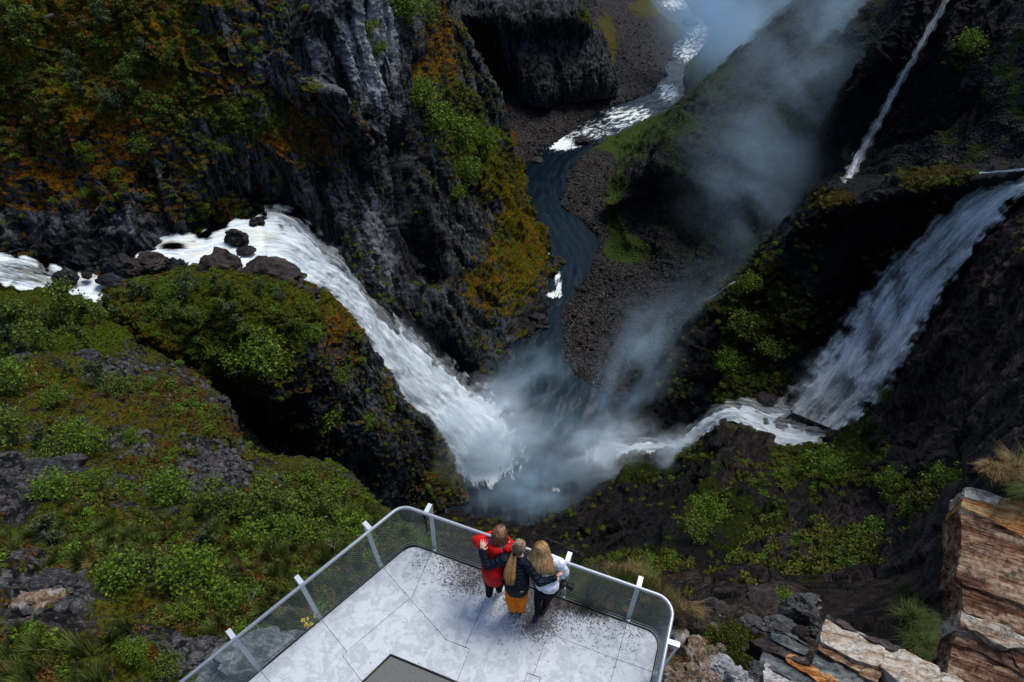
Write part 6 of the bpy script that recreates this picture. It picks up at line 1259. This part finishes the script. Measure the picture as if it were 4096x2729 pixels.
# grass round the platform corner, tufts one can tell apart are things
gl = lambda x, y, rx, ry: (lambda q, nn, m, px: np.exp(-(((px[:, 0] - x) / rx) ** 2 + ((px[:, 1] - y) / ry) ** 2) ** 2))
c_gs = clump_mesh('c6', 6, 120, 0.012, M_grass, blade=True); c_ds = clump_mesh('c7', 7, 140, 0.010, M_dry, blade=True)
def go2(name, me, keys, n, a, b, cond, label):
    pts = pick(keys, n, cond, 0.0, 0.04); n = len(pts); scatter(name, me, pts, rots(n), rng.uniform(a, b, n), label, 'grass')
go2('grass', c_gs, [K_ledge], 260, 0.18, 0.45, gl(2450, 2430, 190, 110), 'green grass beyond the front net of the platform')
go2('grass', c_ds, [K_ledge], 150, 0.18, 0.45, gl(2520, 2440, 180, 110), 'dry brown grass beyond the front net of the platform')
go2('moss_cushions', clump_mesh('c8', 8, 200, 0.10, M_olive, 0.5), [K_ledge], 420, 0.06, 0.22, gl(2930, 2590, 110, 80), 'wet olive moss along the little stream beside the boulders')
def tuft(x, y, d, r, n, mat, label, seed, hgt=0.5, g2=None):
    """bent blades in several leaning bunches"""
    rr = random.Random(seed); V = []; F = []; A = []; c = Vector(P(x, y, d))
    bun = [(Vector((rr.uniform(-1, 1), rr.uniform(-0.7, 0.7), 0)) * r, Vector((rr.gauss(0.25, 0.5), rr.gauss(-0.15, 0.5), 0)), rr.uniform(0.45, 1.1)) for _ in range(22)]
    for k in range(n):
        bc, ln, bh = bun[rr.randrange(22)]; b = bc + Vector((rr.gauss(0, 0.16), rr.gauss(0, 0.14), 0)) * r; b.z = -0.05 + r * 0.35 * max(0, 1 - (b.length / (1.3 * r)) ** 2); h = hgt * bh * rr.uniform(0.5, 1.15)
        out = b.normalized() * 0.35 * (b.length / r); dr = (ln + out + Vector((rr.gauss(0, 0.3), rr.gauss(0, 0.3), 0))) * h
        m = b + dr * 0.3 + UP * h * 0.6; tip = b + dr * 1.05 + UP * h * rr.uniform(0.45, 0.95); s = dr.cross(UP).normalized() * rr.uniform(0.002, 0.005); i = len(V)
        V += [b - s, b + s, m + s * 0.8, m - s * 0.8, tip]; F += [[i, i + 1, i + 2, i + 3], [i + 3, i + 2, i + 4]]; A += [rr.random()] * 5
    o = mesh_obj('grass_tuft', V, F, mat); o.location = c; a = o.data.attributes.new('leaf', 'FLOAT', 'POINT'); a.data.foreach_set('value', np.array(A, np.float32)); return tag(o, label, 'grass tuft')
tuft(4020, 1900, 11.3, 0.34, 5600, M_dry, 'big tuft of tan grass on top of the banded rock at the right edge', 1, 0.34)
tuft(4110, 1930, 11.3, 0.38, 3600, M_grass, 'green grass tuft at the right edge beside the big tan one', 2, 0.32)
tuft(2510, 2310, 12.9, 0.26, 1800, M_dry, 'tan grass tuft sticking up beyond the front railing', 3, 0.26)
tuft(2730, 2470, 13.4, 0.28, 2200, M_dry, 'tan grass tuft outside the right corner of the railing', 4, 0.26)
tuft(2720, 2560, 12.9, 0.22, 1300, M_grass, 'green grass tuft between the corner tuft and the tan boulder', 5, 0.34)
tuft(2600, 2400, 13.0, 0.30, 1800, M_grass, 'olive grass tuft behind the front net near the right corner', 6, 0.34)
tuft(2710, 2650, 12.6, 0.2, 1200, M_dry, 'trailing brown grass below the railing post', 7, 0.34)
tuft(3690, 2520, 17.5, 0.5, 2400, M_grass, 'grass filled crack behind the pale ledge', 8, 0.5)
tuft(3680, 2620, 16.5, 0.4, 1800, M_grass, 'lower grass clump in the crack behind the pale ledge', 9, 0.5)
# yellow flowers by the railing
M_petal = plain('yellow_petals', (0.62, 0.42, 0.01), 0.7); M_stem = plain('flower_leaf', (0.03, 0.09, 0.02), 0.7)
for fi, (x, y, d, lb) in enumerate([(2335, 2400, 12.2, 'yellow flowering plant behind the front net right of the people'), (1245, 2500, 14.0, 'yellow flowering plant behind the left net')]):
    c = Vector(P(x, y, d)); fr = empty('flower', c); tag(fr, lb, 'flower'); rr = random.Random(fi + 5); V = []; F = []; V2_ = []; F2 = []; V3 = []; F3_ = []
    for k in range(11):
        b = Vector((rr.uniform(-0.08, 0.08), rr.uniform(-0.08, 0.08), -0.25)); tp = Vector((rr.uniform(-0.16, 0.16), rr.uniform(-0.12, 0.12), rr.uniform(0.12, 0.35)))
        a = tube(None, [b, b.lerp(tp, 0.5) + Vector((0.01, 0, 0)), tp], 0.004, None, 4); o_ = len(V); V += a[0]; F += [[i + o_ for i in f] for f in a[1]]
        for j in range(9):
            q = b.lerp(tp, rr.uniform(0.1, 0.9)); dr = Vector((rr.gauss(0, 1), rr.gauss(0, 1), 0.3)).normalized() * 0.06; s = dr.cross(UP).normalized() * 0.012; i = len(V2_); V2_ += [q, q + dr * 0.5 + s, q + dr, q + dr * 0.5 - s]; F2.append([i, i + 1, i + 2, i + 3])
        for j in range(7):
            q = tp + Vector((rr.gauss(0, 0.018), rr.gauss(0, 0.018), rr.gauss(0, 0.014)))
            for m in range(5):
                an = m * 1.257; dr = Vector((math.cos(an), math.sin(an), 0.3)) * 0.015; s = dr.cross(UP).normalized() * 0.006; i = len(V3); V3 += [q, q + dr * 0.6 + s, q + dr, q + dr * 0.6 - s]; F3_.append([i, i + 1, i + 2, i + 3])
    for nm, a, b, m in (('stem', V, F, M_stem), ('leaves', V2_, F2, M_stem), ('petals', V3, F3_, M_petal)):
        o = mesh_obj(nm, a, b, m, fr)
# thin streams running down the rock
def ribbon(pts, wpx, label, mat, lift=0.8, cat='stream', dens=1.0, name='stream'):
    P_ = []; n = max(2, int(sum(math.hypot(a[0] - b[0], a[1] - b[1]) for a, b in zip(pts[:-1], pts[1:])) / 12)); c = cr([[*p] for p in pts], n); rr = random.Random(int(pts[0][0]))
    for i, (x, y) in enumerate(c):
        h = hit(x, y)
        if h: P_.append((h[0], x, y, i / (n - 1)))
    if len(P_) < 3: return
    co = np.array([p[0][:] for p in P_]); k = max(3, len(co) // 9 * 2 + 1); pad = np.vstack([co[:1]] * (k // 2) + [co] + [co[-1:]] * (k // 2)); co = np.stack([np.convolve(pad[:, j], np.ones(k) / k, 'valid') for j in range(3)], 1)
    V = []; F = []; fl = []; M_ = []; W_ = 9; s = 0
    for i, q in enumerate(co):
        q = Vector(q); v = (Vector((0, 0, HC)) - q).normalized(); d = (Vector(co[min(i + 1, len(co) - 1)]) - Vector(co[max(i - 1, 0)])).normalized(); sd_ = d.cross(v).normalized(); t = P_[i][3]
        w = (wpx[0] + (wpx[1] - wpx[0]) * t) * (Vector((0, 0, HC)) - q).length / FPX * 0.5 * (1 + 0.25 * math.sin(i * 1.1)); s += 0 if i == 0 else (Vector(co[i]) - Vector(co[i - 1])).length
        for j in range(W_): f = j / (W_ - 1) * 2 - 1; V.append(q + v * lift * (1.0 + 0.3 * (1 - f * f)) + sd_ * f * w); fl.append((f * w, s, 0)); M_.append((dens * (1 - 0.7 * abs(f) ** 2), 0, 0, 1))
    for i in range(len(co) - 1):
        for j in range(W_ - 1): a = i * W_ + j; F.append([a, a + 1, a + W_ + 1, a + W_])
    o = mesh_obj(name, V, F, mat, None, smooth=True); a = o.data.color_attributes.new('mask', 'FLOAT_COLOR', 'POINT'); a.data.foreach_set('color', np.array(M_, np.float32).ravel()); a = o.data.attributes.new('flow', 'FLOAT_VECTOR', 'POINT'); a.data.foreach_set('vector', np.array(fl, np.float32).ravel())
    return tag(o, label, cat, None, 'structure')
M_thin = fall_mat('thin_fall_water', 0.16, 0.0, 1.4, 0.8)
DG = bpy.context.evaluated_depsgraph_get()
ribbon([(3800,-40),(3740,80),(3670,200),(3600,320),(3540,440),(3470,560),(3415,670),(3372,750)], (34, 58), 'thin white waterfall on the black cliff at the upper right', M_thin, 2.0, 'waterfall', 0.78, 'waterfall')
ribbon([(2120,2125),(2180,2150),(2260,2185),(2320,2212),(2350,2240),(2390,2270)], (14, 26), 'small white stream crossing the dark slope behind the people', M_thin, 0.5, dens=0.62)
ribbon([(2600,1350),(2560,1400),(2520,1470),(2450,1515)], (26, 34), 'faint white stream at the right of the gravel bar', M_thin, 0.6, dens=0.5)
ribbon([(2945,1125),(2900,1150),(2870,1175),(2800,1210)], (10, 10), 'white trickle above the left end of the dark spur', M_thin, 0.8, dens=0.85)
ribbon([(2820,2425),(2850,2440),(2890,2470)], (10, 12), 'white trickle over the brown rocks', M_thin, 0.15, dens=0.9)
ribbon([(2840,2490),(2870,2520),(2895,2560),(2920,2590)], (44, 26), 'little white stream splashing down through the moss', M_thin, 0.12, dens=0.75)
ribbon([(2930,2600),(2960,2640),(2985,2680)], (28, 36), 'lower part of the little stream above the grey rock', M_thin, 0.12, dens=0.6)
ribbon([(3900,695),(4000,688),(4150,672)], (9, 12), 'bright line of water on the ledge at the right edge', M_thin, 0.6, dens=1.1)
# gravel and boulders strewn over the bars: nobody could count them
rm = []
for sdx in range(3):
    me = rock_mesh(60 + sdx, 1); a = me.attributes.new('leaf', 'FLOAT', 'POINT'); me.materials.append((R_brown, R_grey, R_dark)[sdx]); rm.append(me)
bar = lambda q, nn, m, px: np.clip(0.5 - m[:, 0], 0, 1) * (0.3 + patch(q, 12)) * (q[:, 2] < -165)
for sdx, (nn_, a_, b_, lb) in enumerate([(1700, 0.2, 0.75, 'brown boulders strewn over the gravel bars'), (350, 0.2, 0.6, 'pale stones strewn over the gravel bars'), (1300, 0.25, 1.3, 'dark boulders strewn over the gravel bars and banks')]):
    pts = pick([K_hillR, K_bank], nn_, bar, 0.1, 0.3); n = len(pts); scatter('boulders', rm[sdx], pts, rots(n), a_ + (b_ - a_) * rng.random(n) ** 2, lb, 'boulders')
blk = lambda q, nn, m, px: np.clip(0.6 - m[:, 0], 0, 1) * (0.1 + patch(q, 9)) * (nn[:, 2] > 0.2)
pts = pick([K_near], 500, blk, 0.0, 0.3); n = len(pts); scatter('stones', rm[1], pts, rots(n), 0.1 + 0.45 * rng.random(n) ** 2, 'pale stones lying in the heather of the near left slope', 'stones')
pts = pick([K_ledge], 260, gl(2870, 2640, 150, 90), 0.0, 0.1); n = len(pts); scatter('pebbles', rm[1], pts, rots(n), 0.015 + 0.06 * rng.random(n) ** 2, 'loose pebbles between the boulders at the bottom', 'pebbles')
# far left oddities: a dark log with a red edge and two mint green poles
h = hit(170, 80)
if h:
    lg = empty('log', h[0]); tag(lg, 'dark fallen log with a rusty red edge at the top left', 'log'); k = (h[0] - Vector((0, 0, HC))).length / FPX
    a = Vector((-32 * k, 0, 0)); b = Vector((34 * k, 12 * k, 10 * k)); o = tube('trunk', [a, a.lerp(b, 0.5) - UP * 2 * k, b], 6 * k, plain('dark_log', (0.05, 0.045, 0.05), 0.8), 8); o.parent = lg
    o = tube('red_edge', [a + Vector((0, -3 * k, -5 * k)), a.lerp(b, 0.5) + Vector((0, -3 * k, -7 * k)), b + Vector((0, -3 * k, -5 * k))], 2.2 * k, plain('rust_red', (0.35, 0.02, 0.01), 0.7), 6); o.parent = lg
for (x, y, lb) in ((470, 372, 'upper one of two mint green poles lying on the upper left slope'), (498, 315, 'smaller mint green pole lying above the other one')):
    h = hit(x, y)
    if h: k = (h[0] - Vector((0, 0, HC))).length / FPX; o = tube('pole', [h[0] + Vector((-6 * k, 0, 9 * k + 0.1)), h[0] + Vector((6 * k, 0, -7 * k + 0.4))], 1.0 * k, plain('mint_paint', (0.12, 0.45, 0.30), 0.6), 6); tag(o, lb, 'pole')
# ---------------------------------------------------------------- spray and mist
def mist(x, y, d, rpx, ratio, tau, label, rot=0.0, seed=0.0, freq=2.2, thr=(0.36, 0.78), col=(0.60, 0.82, 1.0), depth=None):
    """an ellipsoid of drifting spray, soft towards its rim; tau is roughly how much it hides"""
    c = Vector(P(x, y, d)); dist = (c - Vector((0, 0, HC))).dot(Vector((0, math.cos(TH), -math.sin(TH)))); k = dist / FPX; rx, ry = rpx[0] * k, rpx[1] * k
    rz = depth or min(rx, ry) * ratio
    bm = bmesh.new(); bmesh.ops.create_icosphere(bm, subdivisions=3, radius=1.0); me = bpy.data.meshes.new('mist'); bm.to_mesh(me); bm.free()
    o = link(bpy.data.objects.new('mist', me)); o.location = c; o.scale = (rx, ry, rz); o.rotation_euler = (R(90) - TH, 0, 0); o.rotation_mode = 'QUATERNION'
    o.rotation_quaternion = (Matrix.Rotation(R(90) - TH, 4, 'X') @ Matrix.Rotation(rot, 4, 'Z')).to_quaternion()
    t = NT('spray'); tc = t.n('TexCoord').outputs['Object']; r = t.n('VectorMath', operation='LENGTH', i={0: tc}).outputs['Value']
    soft = t.math('POWER', t.rng(r, 1.0, 0.0), 1.3); off = t.n('VectorMath', operation='ADD', i={0: tc, 1: (seed, seed * 0.7, seed * 1.3)}).outputs[0]
    nz = t.rng(t.noise(off, freq, 3, 0.55, 0.7), thr[0], thr[1]); den = t.math('MULTIPLY', t.math('MULTIPLY', soft, nz), tau / (rz * 0.8))
    v = t.n('VolumePrincipled', i={'Color': col, 'Density': den, 'Anisotropy': 0.0}); me.materials.append(t.done(None, v.outputs[0]))
    return tag(o, label, 'mist', None, 'stuff')
WH = (0.82, 0.92, 1.0)
mist(1900,1730,176,(360,240),0.7,3.6,'dense white spray where the left waterfall strikes the pool',0.6,1.0,col=WH)
mist(2000,1790,184,(330,220),0.6,2.6,'white spray cloud boiling over the landing of the left waterfall',0.1,21.0,col=WH)
mist(2230,1800,183,(430,260),0.6,0.9,'thin spray drifting over the pool between the two falls',0.1,2.0)
mist(2130,1960,182,(380,200),0.6,1.4,'grey mist over the near end of the pool',0.0,3.0)
mist(2430,1800,178,(290,180),0.8,4.0,'white spray at the foot of the low cascade',0.3,4.0,col=WH)
mist(2540,1480,168,(210,420),0.7,1.1,'blue mist rising along the dark spur',-0.5,5.0)
mist(2080,1540,182,(320,180),0.7,1.3,'wisps of spray behind the left waterfall',0.5,6.0,2.4)
mist(2710,1800,168,(150,120),0.8,3.0,'spray puff where the low cascade drops',0.4,7.0,col=WH)
mist(1640,1450,150,(420,150),0.7,1.2,'spray clinging to the lower part of the left waterfall',-0.9,8.0,2.6,col=WH)
mist(2920,60,165,(400,470),0.5,4.0,'bright column of mist in the far gorge',-0.25,9.0,1.3,(0.25,0.75))
mist(3200,420,125,(600,480),0.5,0.95,'dark blue mist before the black cliff',-0.6,10.0,1.7)
mist(3380,100,115,(360,360),0.5,1.2,'upper drift of mist beside the black cliff',-0.6,11.0,1.7)
mist(3040,760,140,(520,420),0.5,0.6,'mist pocket between the hillside and the spur',-0.7,12.0,1.9)
mist(2760,1250,165,(420,300),0.5,0.5,'faint mist above the gravel bar',0.3,13.0,1.7)
mist(3330,1560,140,(220,200),0.4,0.35,'fine spray over the foot of the right waterfall',-0.6,14.0,2.2)
